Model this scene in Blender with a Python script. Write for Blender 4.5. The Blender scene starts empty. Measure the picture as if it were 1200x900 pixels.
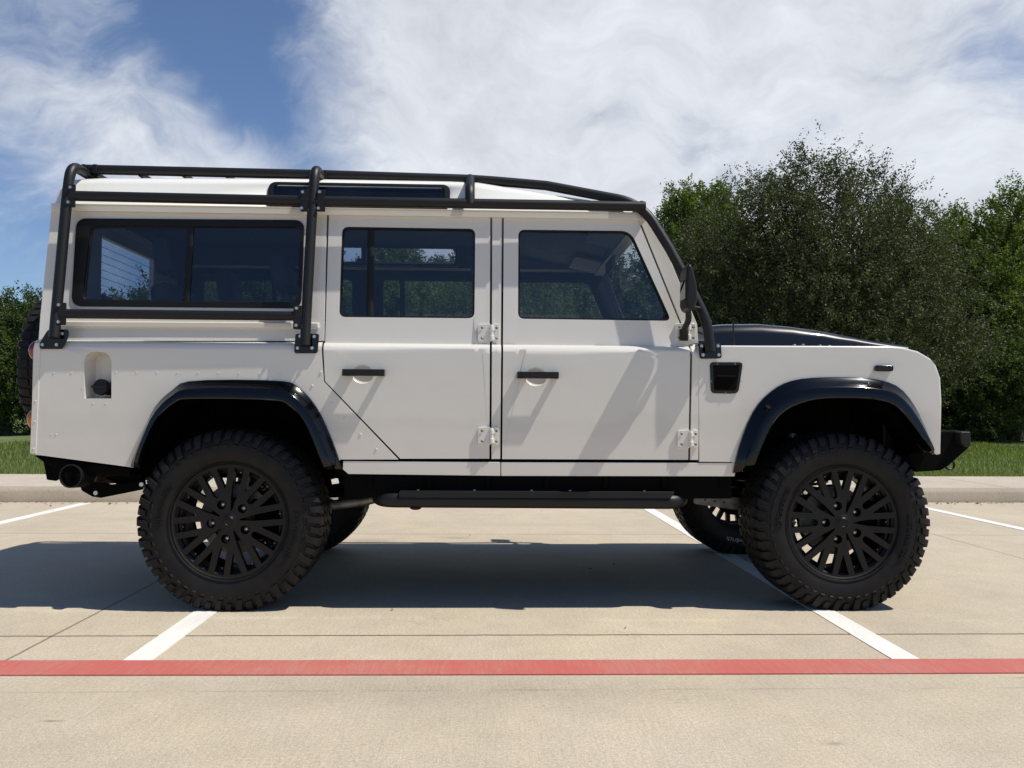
import bpy, bmesh, math, random
import numpy as np
from mathutils import Vector, Matrix
from mathutils.geometry import tessellate_polygon
R_ = math.radians
random.seed(7)
sc = bpy.context.scene
col = sc.collection

# ------------------------------------------------------------------ camera
CX, CD, CH, YAW, PIT, ROL, FPX = 1.1322, 3.7687, 0.8981, 0.0351, 0.0340, 0.0071, 973.45
FW = Vector((math.sin(YAW)*math.cos(PIT), math.cos(YAW)*math.cos(PIT), math.sin(PIT)))
_r = Vector((math.cos(YAW), -math.sin(YAW), 0)); _u = _r.cross(FW)
RT = math.cos(ROL)*_r + math.sin(ROL)*_u
UP = -math.sin(ROL)*_r + math.cos(ROL)*_u
CP = Vector((CX, -CD, CH))
cd = bpy.data.cameras.new("camera"); cam = bpy.data.objects.new("camera", cd); col.objects.link(cam)
M = Matrix((RT, UP, -FW)).transposed().to_4x4(); M.translation = CP
cam.matrix_world = M
cd.sensor_width = 36; cd.lens = FPX/1200*36; cd.clip_start = 0.05; cd.clip_end = 2000
sc.camera = cam

# ------------------------------------------------------------------ sun, sky, exposure
SUN = Vector((0.54, -0.13, 1.0)).normalized()
sl = bpy.data.lights.new("sun", 'SUN'); sl.energy = 5.0; sl.angle = R_(0.53); sl.color = (1.0, 0.95, 0.86)
so = bpy.data.objects.new("sun", sl); col.objects.link(so)
so.rotation_euler = SUN.to_track_quat('Z', 'Y').to_euler()
sc.view_settings.view_transform = 'Standard'; sc.view_settings.look = 'None'
sc.view_settings.exposure = 0.07; sc.view_settings.gamma = 1.0; sc.view_settings.use_curve_mapping = False
w = bpy.data.worlds.new("World"); sc.world = w; w.use_nodes = True
nt = w.node_tree; nt.nodes.clear()
def N(t, tree=None, **k):
    n = (tree or nt).nodes.new(t)
    for a, v in k.items(): setattr(n, a, v)
    return n
def L(a, b, tree=None): (tree or nt).links.new(a, b)
wo = N('ShaderNodeOutputWorld'); bg = N('ShaderNodeBackground'); bg.inputs[1].default_value = 0.085
sky = N('ShaderNodeTexSky', sky_type='NISHITA', sun_disc=False)
sky.sun_elevation = math.asin(SUN.z); sky.sun_rotation = math.atan2(SUN.x, SUN.y)
sky.air_density = 1.0; sky.dust_density = 0.2; sky.ozone_density = 4.0; sky.altitude = 150
tc = N('ShaderNodeTexCoord')
def mth(op, a, b=None, c=None, clamp=False, tree=None):
    n = N('ShaderNodeMath', tree, operation=op, use_clamp=clamp)
    for i, v in enumerate((a, b, c)):
        if v is None: continue
        if isinstance(v, (int, float)): n.inputs[i].default_value = v
        else: L(v, n.inputs[i], tree)
    return n.outputs[0]
def wdir(px, py):
    return (FW + RT*((px-600)/FPX) - UP*((py-450)/FPX)).normalized()
def blob(px, py, px2, py2, rad, amp):
    """soft cloud bank along a chord of the sky sphere between two directions"""
    a, b = wdir(px, py), wdir(px2, py2)
    ab = b-a
    s = N('ShaderNodeVectorMath', operation='SUBTRACT'); L(nrm, s.inputs[0]); s.inputs[1].default_value = a
    d = N('ShaderNodeVectorMath', operation='DOT_PRODUCT'); L(s.outputs[0], d.inputs[0]); d.inputs[1].default_value = ab
    t = mth('DIVIDE', d.outputs['Value'], max(ab.length_squared, 1e-6), clamp=True)
    q = N('ShaderNodeVectorMath', operation='SCALE'); q.inputs[0].default_value = ab; L(t, q.inputs['Scale'])
    e = N('ShaderNodeVectorMath', operation='SUBTRACT'); L(s.outputs[0], e.inputs[0]); L(q.outputs[0], e.inputs[1])
    l = N('ShaderNodeVectorMath', operation='LENGTH'); L(e.outputs[0], l.inputs[0])
    x = mth('DIVIDE', l.outputs['Value'], rad/FPX)
    g = mth('POWER', 2.718, mth('MULTIPLY', mth('MULTIPLY', x, x), -1.0))
    return mth('MULTIPLY', g, amp)
nv = N('ShaderNodeVectorMath', operation='NORMALIZE'); L(tc.outputs['Generated'], nv.inputs[0]); nrm = nv.outputs[0]
wn0 = N('ShaderNodeTexNoise'); L(nrm, wn0.inputs['Vector']); wn0.inputs['Scale'].default_value = 3.2; wn0.inputs['Detail'].default_value = 4
ws = N('ShaderNodeVectorMath', operation='SUBTRACT'); L(wn0.outputs['Color'], ws.inputs[0]); ws.inputs[1].default_value = (.5, .5, .5)
wsc = N('ShaderNodeVectorMath', operation='SCALE'); L(ws.outputs[0], wsc.inputs[0]); wsc.inputs['Scale'].default_value = .34
wad = N('ShaderNodeVectorMath', operation='ADD'); L(nrm, wad.inputs[0]); L(wsc.outputs[0], wad.inputs[1])
mp = N('ShaderNodeMapping'); L(wad.outputs[0], mp.inputs[0]); mp.inputs['Rotation'].default_value = (0, R_(-32), 0); mp.inputs['Scale'].default_value = (1.0, 1.6, 2.3)
n1 = N('ShaderNodeTexNoise'); L(mp.outputs[0], n1.inputs['Vector']); n1.inputs['Scale'].default_value = 2.6; n1.inputs['Detail'].default_value = 10; n1.inputs['Roughness'].default_value = 0.56
mp2 = N('ShaderNodeMapping'); L(wad.outputs[0], mp2.inputs[0]); mp2.inputs['Rotation'].default_value = (0.0, R_(-40), 0.0); mp2.inputs['Scale'].default_value = (1.0, 1.5, 1.9)
n2 = N('ShaderNodeTexNoise'); L(mp2.outputs[0], n2.inputs['Vector']); n2.inputs['Scale'].default_value = 8.5; n2.inputs['Detail'].default_value = 9; n2.inputs['Roughness'].default_value = 0.62
acc = None
for b in [(-260, 0, 300, 235, 78, .60), (90, 40, 210, 60, 50, .12), (-120, -60, 130, -10, 55, .30), (540, -60, 500, 280, 120, .48), (680, 60, 1350, 240, 220, .58), (760, -90, 1060, -90, 130, .38), (395, -40, 430, 120, 70, .16), (620, 220, 1200, 300, 120, .4),
          (215, -30, 290, 120, 50, -.24), (290, 100, 350, 200, 36, -.26), (10, 170, 20, 330, 50, -.25), (1215, 90, 1150, 62, 42, -.45), (-700, -200, -500, 300, 300, .2), (1700, 0, 1900, 200, 300, .3)]:
    o = blob(*b); acc = o if acc is None else mth('ADD', acc, o)
dens = mth('ADD', mth('ADD', acc, mth('MULTIPLY', mth('SUBTRACT', n1.outputs['Fac'], 0.5), 1.35)), mth('MULTIPLY', mth('SUBTRACT', n2.outputs['Fac'], 0.5), 1.0))
fd = N('ShaderNodeVectorMath', operation='DOT_PRODUCT'); L(nrm, fd.inputs[0]); fd.inputs[1].default_value = FW
fm = N('ShaderNodeMapRange'); L(fd.outputs['Value'], fm.inputs[0]); fm.inputs[1].default_value = .25; fm.inputs[2].default_value = .8; fm.inputs[3].default_value = -.22; fm.inputs[4].default_value = 0
dens = mth('ADD', dens, fm.outputs[0])
mr = N('ShaderNodeMapRange', interpolation_type='SMOOTHSTEP'); L(dens, mr.inputs[0])
mr.inputs[1].default_value = -0.12; mr.inputs[2].default_value = 0.84
shade = N('ShaderNodeMapRange'); L(n2.outputs['Fac'], shade.inputs[0]); shade.inputs[1].default_value = .3; shade.inputs[2].default_value = .7; shade.inputs[3].default_value = .80; shade.inputs[4].default_value = 1.05
cc = N('ShaderNodeVectorMath', operation='SCALE'); cc.inputs[0].default_value = (9.1, 9.5, 10.2); L(shade.outputs[0], cc.inputs['Scale'])
mx = N('ShaderNodeMix', data_type='RGBA'); L(mth('MULTIPLY', mr.outputs[0], 0.95), mx.inputs['Factor'])
skm = N('ShaderNodeVectorMath', operation='MULTIPLY'); L(sky.outputs[0], skm.inputs[0]); skm.inputs[1].default_value = (1.08, 1.10, 1.20); L(skm.outputs[0], mx.inputs['A']); L(cc.outputs[0], mx.inputs['B'])
L(mx.outputs['Result'], bg.inputs[0]); L(bg.outputs[0], wo.inputs[0])
sc.cycles.use_denoising = True
sc.cycles.max_bounces = 10; sc.cycles.transparent_max_bounces = 24; sc.cycles.diffuse_bounces = 4; sc.cycles.glossy_bounces = 4
sc.cycles.sample_clamp_indirect = 6.0; sc.cycles.caustics_reflective = False; sc.cycles.caustics_refractive = False

# ------------------------------------------------------------------ geometry helpers
def P(px, py, Y):
    d = FW + RT*((px-600)/FPX) - UP*((py-450)/FPX)
    return CP + d*((Y-CP.y)/d.y)
def G(px, py, z=0.0):
    d = FW + RT*((px-600)/FPX) - UP*((py-450)/FPX)
    return CP + d*((z-CP.z)/d.z)
YC = 0.90           # vehicle centre plane
Y0 = 0.025          # flat lower flank
ZS, ZB, ZG = 1.160, 1.212, 1.835
def side_y(z):
    if z <= ZS: return Y0
    if z <= ZB:
        t = (z-ZS)/(ZB-ZS); return Y0 + 0.050*(1-math.sqrt(max(0, 1-t*t)))
    return Y0 + 0.050 + 0.052*(z-ZB)/(ZG-ZB)
def S(px, py, o=0.0):
    """point of the vehicle's flank that shows at this place of the photograph, as (X, Z)"""
    Y = Y0
    for _ in range(12): Y = side_y(P(px, py, Y).z) - o
    p = P(px, py, Y); return (p.x, p.z)
def SS(pts, o=0.0): return [S(x, y, o) for x, y in pts]

def finish(name, bm_or_data, mat, parent=None, smooth=35, bevel=0, seg=2, recalc=False):
    me = bpy.data.meshes.new(name)
    if isinstance(bm_or_data, tuple):
        me.from_pydata([tuple(v) for v in bm_or_data[0]], [], bm_or_data[1])
    else:
        bm_or_data.to_mesh(me); bm_or_data.free()
    if recalc:
        b = bmesh.new(); b.from_mesh(me); bmesh.ops.recalc_face_normals(b, faces=b.faces); b.to_mesh(me); b.free()
    me.update()
    for m in (mat if isinstance(mat, (list, tuple)) else [mat]): me.materials.append(m)
    if smooth:
        me.polygons.foreach_set('use_smooth', [True]*len(me.polygons)); me.set_sharp_from_angle(angle=R_(smooth))
    o = bpy.data.objects.new(name, me); col.objects.link(o)
    if parent is not None: o.parent = parent
    if bevel:
        b = o.modifiers.new('bevel', 'BEVEL'); b.width = bevel; b.segments = seg; b.limit_method = 'ANGLE'; b.angle_limit = R_(40); b.harden_normals = bool(smooth)
    return o
SPLIT = {'rivet', 'tube_clamp', 'top_clamp', 'mounting_plate', 'cage_bolt', 'wheel_nut', 'rim_bolt', 'hinge_screw', 'vent_screw', 'vent_louvre', 'step_bolt', 'bonnet_fastener', 'grille_bar', 'wiper', 'headrest', 'headrest_stalk', 'suspension_spring', 'track_rod', 'pillar_trim', 'chassis_rail', 'axle', 'bracket_bolt', 'wheel_well', 'underbody', 'cross_tube', 'rear_crossmember', 'windscreen_frame', 'suspension_bracket', 'sidewall_lettering_', 'spare_carrier'}
class MB:
    def __init__(s): s.v = []; s.f = []; s.m = []
    def add(s, v, f, mi=0):
        n = len(s.v); s.v += [Vector(p) for p in v]; s.f += [tuple(i+n for i in q) for q in f]; s.m += [mi]*len(f)
    def box(s, x0, x1, y0, y1, z0, z1, mi=0, rot=None, at=None):
        v = [Vector((x, y, z)) for x in (x0, x1) for y in (y0, y1) for z in (z0, z1)]
        if rot is not None: v = [rot @ p for p in v]
        if at is not None: v = [p+Vector(at) for p in v]
        s.add(v, [(0, 1, 3, 2), (4, 6, 7, 5), (0, 4, 5, 1), (2, 3, 7, 6), (0, 2, 6, 4), (1, 5, 7, 3)], mi)
    def prism(s, pts, y0, y1, mi=0, mirror=False):
        """outline in X,Z between two depths"""
        n = len(pts); a = sum(pts[i][0]*pts[(i+1) % n][1]-pts[(i+1) % n][0]*pts[i][1] for i in range(n))
        if a < 0: pts = pts[::-1]
        Yf = (lambda y: 2*YC-y) if mirror else (lambda y: y)
        v = [(x, Yf(y0), z) for x, z in pts] + [(x, Yf(y1), z) for x, z in pts]
        f = [tuple(range(n)), tuple(range(2*n-1, n-1, -1))] + [(i, i+n, (i+1) % n+n, (i+1) % n) for i in range(n)]
        if mirror: f = [q[::-1] for q in f]
        s.add(v, f, mi)
    def cyl(s, a, b, r, r2=None, seg=16, mi=0, caps=True):
        a, b = Vector(a), Vector(b); d = (b-a).normalized(); r2 = r if r2 is None else r2
        t = d.orthogonal().normalized(); u = d.cross(t)
        v = [a+(t*math.cos(k*2*math.pi/seg)+u*math.sin(k*2*math.pi/seg))*r for k in range(seg)] + \
            [b+(t*math.cos(k*2*math.pi/seg)+u*math.sin(k*2*math.pi/seg))*r2 for k in range(seg)]
        f = [(i, (i+1) % seg, (i+1) % seg+seg, i+seg) for i in range(seg)]
        if caps: f += [tuple(range(seg-1, -1, -1)), tuple(range(seg, 2*seg))]
        s.add(v, f, mi)
    def tube(s, pts, r, seg=14, mi=0, fil=0.0, caps=True, rz=None):
        pts = [Vector(p) for p in pts]
        if fil: pts = fillet(pts, fil)
        n = len(pts); d0 = (pts[1]-pts[0]).normalized(); t = d0.orthogonal().normalized()
        vs = []
        for i, p in enumerate(pts):
            d = ((pts[min(i+1, n-1)]-p).normalized() + (p-pts[max(i-1, 0)]).normalized())
            d = d.normalized() if d.length > 1e-6 else d0
            t = (t - d*t.dot(d)).normalized(); u = d.cross(t)
            rr = r[i] if isinstance(r, (list, tuple)) else r
            vs += [p+(t*math.cos(k*2*math.pi/seg)+u*math.sin(k*2*math.pi/seg))*rr for k in range(seg)]
        f = [(j*seg+i, j*seg+(i+1) % seg, (j+1)*seg+(i+1) % seg, (j+1)*seg+i) for j in range(n-1) for i in range(seg)]
        if caps: f += [tuple(range(seg-1, -1, -1)), tuple((n-1)*seg+k for k in range(seg))]
        s.add(vs, f, mi)
    def lathe(s, prof, seg=64, mi=0, closed=False, c=(0, 0, 0), flip=False):
        """profile of (radius, y) turned about the Y axis"""
        n = len(prof); v = []
        for k in range(seg):
            a = k*2*math.pi/seg
            for r, y in prof: v.append((c[0]+r*math.cos(a), c[1]+y, c[2]+r*math.sin(a)))
        f = []
        for k in range(seg):
            k2 = (k+1) % seg
            for i in range(n-1 + (1 if closed else 0)):
                i2 = (i+1) % n
                q = (k*n+i, k2*n+i, k2*n+i2, k*n+i2)
                f.append(q[::-1] if flip else q)
        s.add(v, f, mi)
    def sphere(s, c, r, seg=10, rings=6, sc=(1, 1, 1), mi=0):
        v = [(c[0], c[1], c[2]+r*sc[2])]
        for i in range(1, rings):
            ph = math.pi*i/rings
            for k in range(seg):
                a = 2*math.pi*k/seg; v.append((c[0]+r*sc[0]*math.sin(ph)*math.cos(a), c[1]+r*sc[1]*math.sin(ph)*math.sin(a), c[2]+r*sc[2]*math.cos(ph)))
        v.append((c[0], c[1], c[2]-r*sc[2])); f = []
        for k in range(seg): f.append((0, 1+k, 1+(k+1) % seg))
        for i in range(rings-2):
            for k in range(seg):
                a = 1+i*seg+k; b = 1+i*seg+(k+1) % seg; f.append((a, a+seg, b+seg, b))
        e = len(v)-1; q = 1+(rings-2)*seg
        for k in range(seg): f.append((e, q+(k+1) % seg, q+k))
        s.add(v, f, mi)
    def mirrored(s):
        o = MB(); o.v = [Vector((p.x, 2*YC-p.y, p.z)) for p in s.v]; o.f = [q[::-1] for q in s.f]; o.m = list(s.m); return o
    def merge(s, o): n = len(s.v); s.v += o.v; s.f += [tuple(i+n for i in q) for q in o.f]; s.m += o.m
    def pieces(s):
        n = len(s.v); p = list(range(n))
        def f(a):
            while p[a] != a: p[a] = p[p[a]]; a = p[a]
            return a
        for q in s.f:
            for i in q[1:]: p[f(i)] = f(q[0])
        g = {}
        for i in range(n): g.setdefault(f(i), []).append(i)
        bx = []
        for k, idx in g.items():
            c = [s.v[i] for i in idx]; bx.append([[min(v[j] for v in c)-.0006 for j in range(3)], [max(v[j] for v in c)+.0006 for j in range(3)], set(idx)])
        ch = True
        while ch:
            ch = False; out = []
            for b in bx:
                for o in out:
                    if all(b[0][j] <= o[1][j] and o[0][j] <= b[1][j] for j in range(3)):
                        o[0] = [min(b[0][j], o[0][j]) for j in range(3)]; o[1] = [max(b[1][j], o[1][j]) for j in range(3)]; o[2] |= b[2]; ch = True; break
                else: out.append(b)
            bx = out
        res = []
        for b in bx:
            ix = sorted(b[2]); mp_ = {a: k for k, a in enumerate(ix)}; m = MB(); m.v = [s.v[i] for i in ix]
            m.f = [tuple(mp_[i] for i in q) for q in s.f if q[0] in b[2]]; m.m = [0]*len(m.f); res.append(m)
        return res
    def build(s, name, mat, parent=None, smooth=35, bevel=0, seg=2):
        if name in SPLIT:
            ps = s.pieces()
            if len(ps) > 1:
                for q in ps: o = finish(name, (q.v, q.f), mat, parent, smooth, bevel, seg)
                return o
        o = finish(name, (s.v, s.f), mat, parent, smooth, bevel, seg)
        if isinstance(mat, (list, tuple)): o.data.polygons.foreach_set('material_index', s.m)
        return o
def fillet(pts, r, seg=7):
    out = [pts[0]]
    for i in range(1, len(pts)-1):
        a, b, c = pts[i-1], pts[i], pts[i+1]
        rr = r[i] if isinstance(r, (list, tuple)) else r
        d1 = (a-b); d2 = (c-b); l = min(rr, d1.length*.48, d2.length*.48)
        if rr <= 0: out.append(b); continue
        p, q = b+d1.normalized()*l, b+d2.normalized()*l
        for k in range(seg+1):
            t = k/seg; out.append(p*(1-t)**2 + b*2*t*(1-t) + q*t*t)
    out.append(pts[-1]); return out
def rpoly(pts, r, seg=6):
    """round the corners of a closed outline"""
    n = len(pts); out = []
    for i in range(n):
        a, b, c = (Vector(pts[i-1]), Vector(pts[i]), Vector(pts[(i+1) % n]))
        rr = r[i] if isinstance(r, (list, tuple)) else r
        if rr <= 0: out.append(tuple(b)); continue
        d1, d2 = a-b, c-b; l = min(rr, d1.length*.49, d2.length*.49)
        p, q = b+d1.normalized()*l, b+d2.normalized()*l
        for k in range(seg+1):
            t = k/seg; v = p*(1-t)**2 + b*2*t*(1-t) + q*t*t; out.append((v.x, v.y))
    return out
def inset(pts, d):
    """move a closed outline inwards by d (negative: outwards)"""
    n = len(pts); a = sum(pts[i][0]*pts[(i+1) % n][1]-pts[(i+1) % n][0]*pts[i][1] for i in range(n)); sg = 1 if a > 0 else -1
    out = []
    for i in range(n):
        p, q, r = Vector(pts[i-1]), Vector(pts[i]), Vector(pts[(i+1) % n])
        e1 = (q-p).normalized(); e2 = (r-q).normalized()
        n1 = Vector((-e1.y, e1.x))*sg; n2 = Vector((-e2.y, e2.x))*sg
        m = n1+n2; m = m.normalized() if m.length > 1e-6 else n1
        k = d/max(.35, m.dot(n1)); v = q+m*k; out.append((v.x, v.y))
    return out
CUTS = [ZS] + [ZS+(ZB-ZS)*math.sin(k*math.pi/2/7) for k in range(1, 7)] + [ZB]
def panel(name, outer, holes, mat, parent, t=0.022, o=0.0, far=False, bevel=0.002, yf=side_y, cuts=CUTS, mb=None):
    """sheet that follows the flank (outline and holes in X,Z), o metres proud of it, t thick"""
    loops = [outer]+list(holes)
    flat = [p for l in loops for p in l]
    tris = tessellate_polygon([[Vector((x, z, 0)) for x, z in l] for l in loops])
    bm = bmesh.new(); vs = [bm.verts.new((x, 0, z)) for x, z in flat]
    for q in tris:
        try: bm.faces.new([vs[i] for i in q])
        except ValueError: pass
    bmesh.ops.remove_doubles(bm, verts=bm.verts, dist=1e-5)
    for c in cuts:
        bmesh.ops.bisect_plane(bm, geom=bm.verts[:]+bm.edges[:]+bm.faces[:], plane_co=(0, 0, c), plane_no=(0, 0, 1), dist=1e-5)
    bmesh.ops.recalc_face_normals(bm, faces=bm.faces)
    if sum(f.normal.y*f.calc_area() for f in bm.faces) > 0: bmesh.ops.reverse_faces(bm, faces=bm.faces)
    for v in bm.verts: v.co.y = yf(v.co.z)-o
    bmesh.ops.dissolve_limit(bm, angle_limit=R_(0.6), verts=bm.verts, edges=bm.edges)
    if far:
        for v in bm.verts: v.co.y = 2*YC-v.co.y
        bmesh.ops.reverse_faces(bm, faces=bm.faces)
    if mb is not None:
        extra = bmesh.new()
    ob = finish(name, bm, mat, parent, smooth=30)
    s = ob.modifiers.new('thick', 'SOLIDIFY'); s.thickness = t; s.offset = -1; s.use_even_offset = False
    if bevel:
        b = ob.modifiers.new('bevel', 'BEVEL'); b.width = bevel; b.segments = 2; b.limit_method = 'ANGLE'; b.angle_limit = R_(50)
    if bevel and mat is CREAM:
        ob.data.materials.append(INNER); s.material_offset = 1
    wn_ = ob.modifiers.new('weighted', 'WEIGHTED_NORMAL'); wn_.keep_sharp = True; wn_.weight = 90
    return ob
def empty(name, loc=(0, 0, 0), parent=None):
    o = bpy.data.objects.new(name, None); col.objects.link(o); o.location = loc
    if parent is not None: o.parent = parent
    return o
def tag(o, label=None, cat=None, group=None, kind=None):
    if label: o['label'] = label
    if cat: o['category'] = cat
    if group: o['group'] = group
    if kind: o['kind'] = kind
    return o

# ------------------------------------------------------------------ materials
def mat(name, base, rough=.5, metal=0., coat=0., spec=.5, bump=None, tint=None):
    m = bpy.data.materials.new(name); m.use_nodes = True; t = m.node_tree; b = t.nodes['Principled BSDF']
    b.inputs['Base Color'].default_value = (*base, 1); b.inputs['Roughness'].default_value = rough; b.inputs['Metallic'].default_value = metal
    b.inputs['Coat Weight'].default_value = coat; b.inputs['Coat Roughness'].default_value = .03; b.inputs['Specular IOR Level'].default_value = spec
    if bump or tint:
        c = N('ShaderNodeTexCoord', t)
    if bump:
        sc_, st, det = bump
        n = N('ShaderNodeTexNoise', t); L(c.outputs['Object'], n.inputs['Vector'], t); n.inputs['Scale'].default_value = sc_; n.inputs['Detail'].default_value = det
        bp = N('ShaderNodeBump', t); bp.inputs['Strength'].default_value = 1; bp.inputs['Distance'].default_value = st; L(n.outputs['Fac'], bp.inputs['Height'], t)
        L(bp.outputs[0], b.inputs['Normal'], t)
        if coat: L(bp.outputs[0], b.inputs['Coat Normal'], t)
    if tint:
        sc_, k = tint
        n = N('ShaderNodeTexNoise', t); L(c.outputs['Object'], n.inputs['Vector'], t); n.inputs['Scale'].default_value = sc_; n.inputs['Detail'].default_value = 6
        r = N('ShaderNodeMapRange', t); L(n.outputs['Fac'], r.inputs[0], t); r.inputs[1].default_value = .3; r.inputs[2].default_value = .7; r.inputs[3].default_value = 1-k; r.inputs[4].default_value = 1+k
        v = N('ShaderNodeVectorMath', t, operation='SCALE'); v.inputs[0].default_value = base; L(r.outputs[0], v.inputs['Scale'], t); L(v.outputs[0], b.inputs['Base Color'], t)
    return m
CREAM = mat('cream_paint', (.68, .655, .60), .20, coat=1.0, bump=(3.2, .003, 2))
WHITE = mat('white_roof_paint', (.80, .79, .74), .35, coat=.6, bump=(3, .002, 1))
GLOSSB = mat('gloss_black_paint', (.0015, .0018, .0025), .12, coat=.5, spec=.15, bump=(3.5, .0015, 1))
HOODB = mat('bonnet_black_paint', (.004, .005, .009), .3, coat=.7, spec=.15, bump=(3.5, .002, 1))
SATB = mat('satin_black_powder_coat', (.0075, .0075, .008), .46, spec=.35, bump=(900, .0002, 2))
MATB = mat('matt_black_underseal', (.0035, .0035, .0035), .9, spec=.08, bump=(120, .001, 3))
RIMB = mat('satin_black_alloy', (.004, .004, .0043), .42, spec=.3, tint=(30, .1))
RUB = mat('tyre_rubber', (.0075, .007, .0068), .6, spec=.28, bump=(300, .0004, 3), tint=(11, .5))
SEAL = mat('rubber_seal', (.005, .005, .005), .5, spec=.3)
STEEL = mat('zinc_bolt_steel', (.55, .56, .58), .35, 1.0)
DSTEEL = mat('dull_steel', (.20, .19, .18), .5, .8, tint=(20, .4))
RUST = mat('heat_stained_pipe', (.10, .07, .05), .6, .5, tint=(18, .5))
INNER = mat('dark_inner_trim', (.035, .035, .038), .8, spec=.2)
INT = mat('charcoal_upholstery', (.030, .030, .034), .75, bump=(200, .001, 3))
INTG = mat('grey_trim', (.10, .10, .105), .7)
LINER = mat('headlining_cloth', (.09, .09, .095), .9)
RED = mat('red_lens', (.20, .006, .006), .15, coat=1)
AMB = mat('amber_lens', (.45, .13, .01), .15, coat=1)
PALEL = mat('raised_pale_lettering', (.34, .34, .33), .7)
def glass(name, tint, ior=1.5, rough=0.0):
    m = bpy.data.materials.new(name); m.use_nodes = True; t = m.node_tree; t.nodes.clear()
    o = N('ShaderNodeOutputMaterial', t); tr = N('ShaderNodeBsdfTransparent', t); tr.inputs[0].default_value = (*tint, 1)
    gl = N('ShaderNodeBsdfGlossy', t); gl.inputs['Roughness'].default_value = rough; gl.inputs[0].default_value = (.95, .97, 1, 1)
    ge = N('ShaderNodeNewGeometry', t); dt = N('ShaderNodeVectorMath', t, operation='DOT_PRODUCT'); L(ge.outputs['Normal'], dt.inputs[0], t); L(ge.outputs['Incoming'], dt.inputs[1], t)
    ab = mth('ABSOLUTE', dt.outputs['Value'], tree=t); p5 = mth('POWER', mth('SUBTRACT', 1.0, ab, clamp=True, tree=t), 5.0, tree=t)
    fr = mth('ADD', mth('MULTIPLY', p5, .9, tree=t), .035, clamp=True, tree=t); mi = N('ShaderNodeMixShader', t)
    L(fr, mi.inputs[0], t); L(tr.outputs[0], mi.inputs[1], t); L(gl.outputs[0], mi.inputs[2], t); L(mi.outputs[0], o.inputs[0], t)
    return m
GL_D = glass('dark_tinted_glass', (.80, .83, .86)); GL_R = glass('privacy_glass', (.70, .74, .80)); GL_F = glass('front_door_glass', (.90, .92, .94)); GL_C = glass('clear_glass', (.90, .93, .92))

# ------------------------------------------------------------------ the vehicle
car = empty('off_road_vehicle', (0, 0, 0))
tag(car, 'cream off-road vehicle with black wheels, flares and outside roll cage', 'off-road vehicle')
HUBZ, WB = .4006, 2.794
RXF = lambda px, py, Y=Y0: P(px, py, Y).x

# ---- outlines on the flank, traced in photograph pixels
rear_arch = [(150, 547), (163, 514), (178, 479), (200, 457), (225, 446), (324, 446), (350, 455), (372, 481), (390, 521), (399.5, 550)]
rear_in = [(163, 549), (172, 521), (187, 491), (207, 472), (229, 467.5), (319, 469), (341, 476), (359, 497), (375, 535), (381, 550)]
front_arch = [(861, 555), (868, 524), (884, 483), (905, 459), (930, 446), (967, 442), (1020, 443.5), (1053, 452), (1074, 475), (1090, 508), (1099, 532)]
front_in = [(882, 549), (889, 528), (905, 494), (925, 477), (954, 468), (987, 466.5), (1020, 468), (1045, 475), (1065, 496), (1082, 520), (1090, 531)]
def shrink(arch, k):   # hidden edge of the wheel opening, half way under the flare
    return arch
def midarch(a, b, t):
    n = 14
    def samp(pl, u):
        x = u*(len(pl)-1); i = min(int(x), len(pl)-2); f = x-i; return Vector(pl[i]).lerp(Vector(pl[i+1]), f)
    return [tuple(samp(a, i/n).lerp(samp(b, i/n), t)) for i in range(n+1)]
ra = midarch(rear_arch, rear_in, .45); fa = midarch(front_arch, front_in, .45)

# rivets as small domes on a skin
def rivets(mb, pts, r=.0035, o=.0015, far=False):
    for px, py in pts:
        x, z = S(px, py); mb.sphere((x, side_y(z)+.001-o, z), r, 8, 4, (1, .5, 1))

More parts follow.
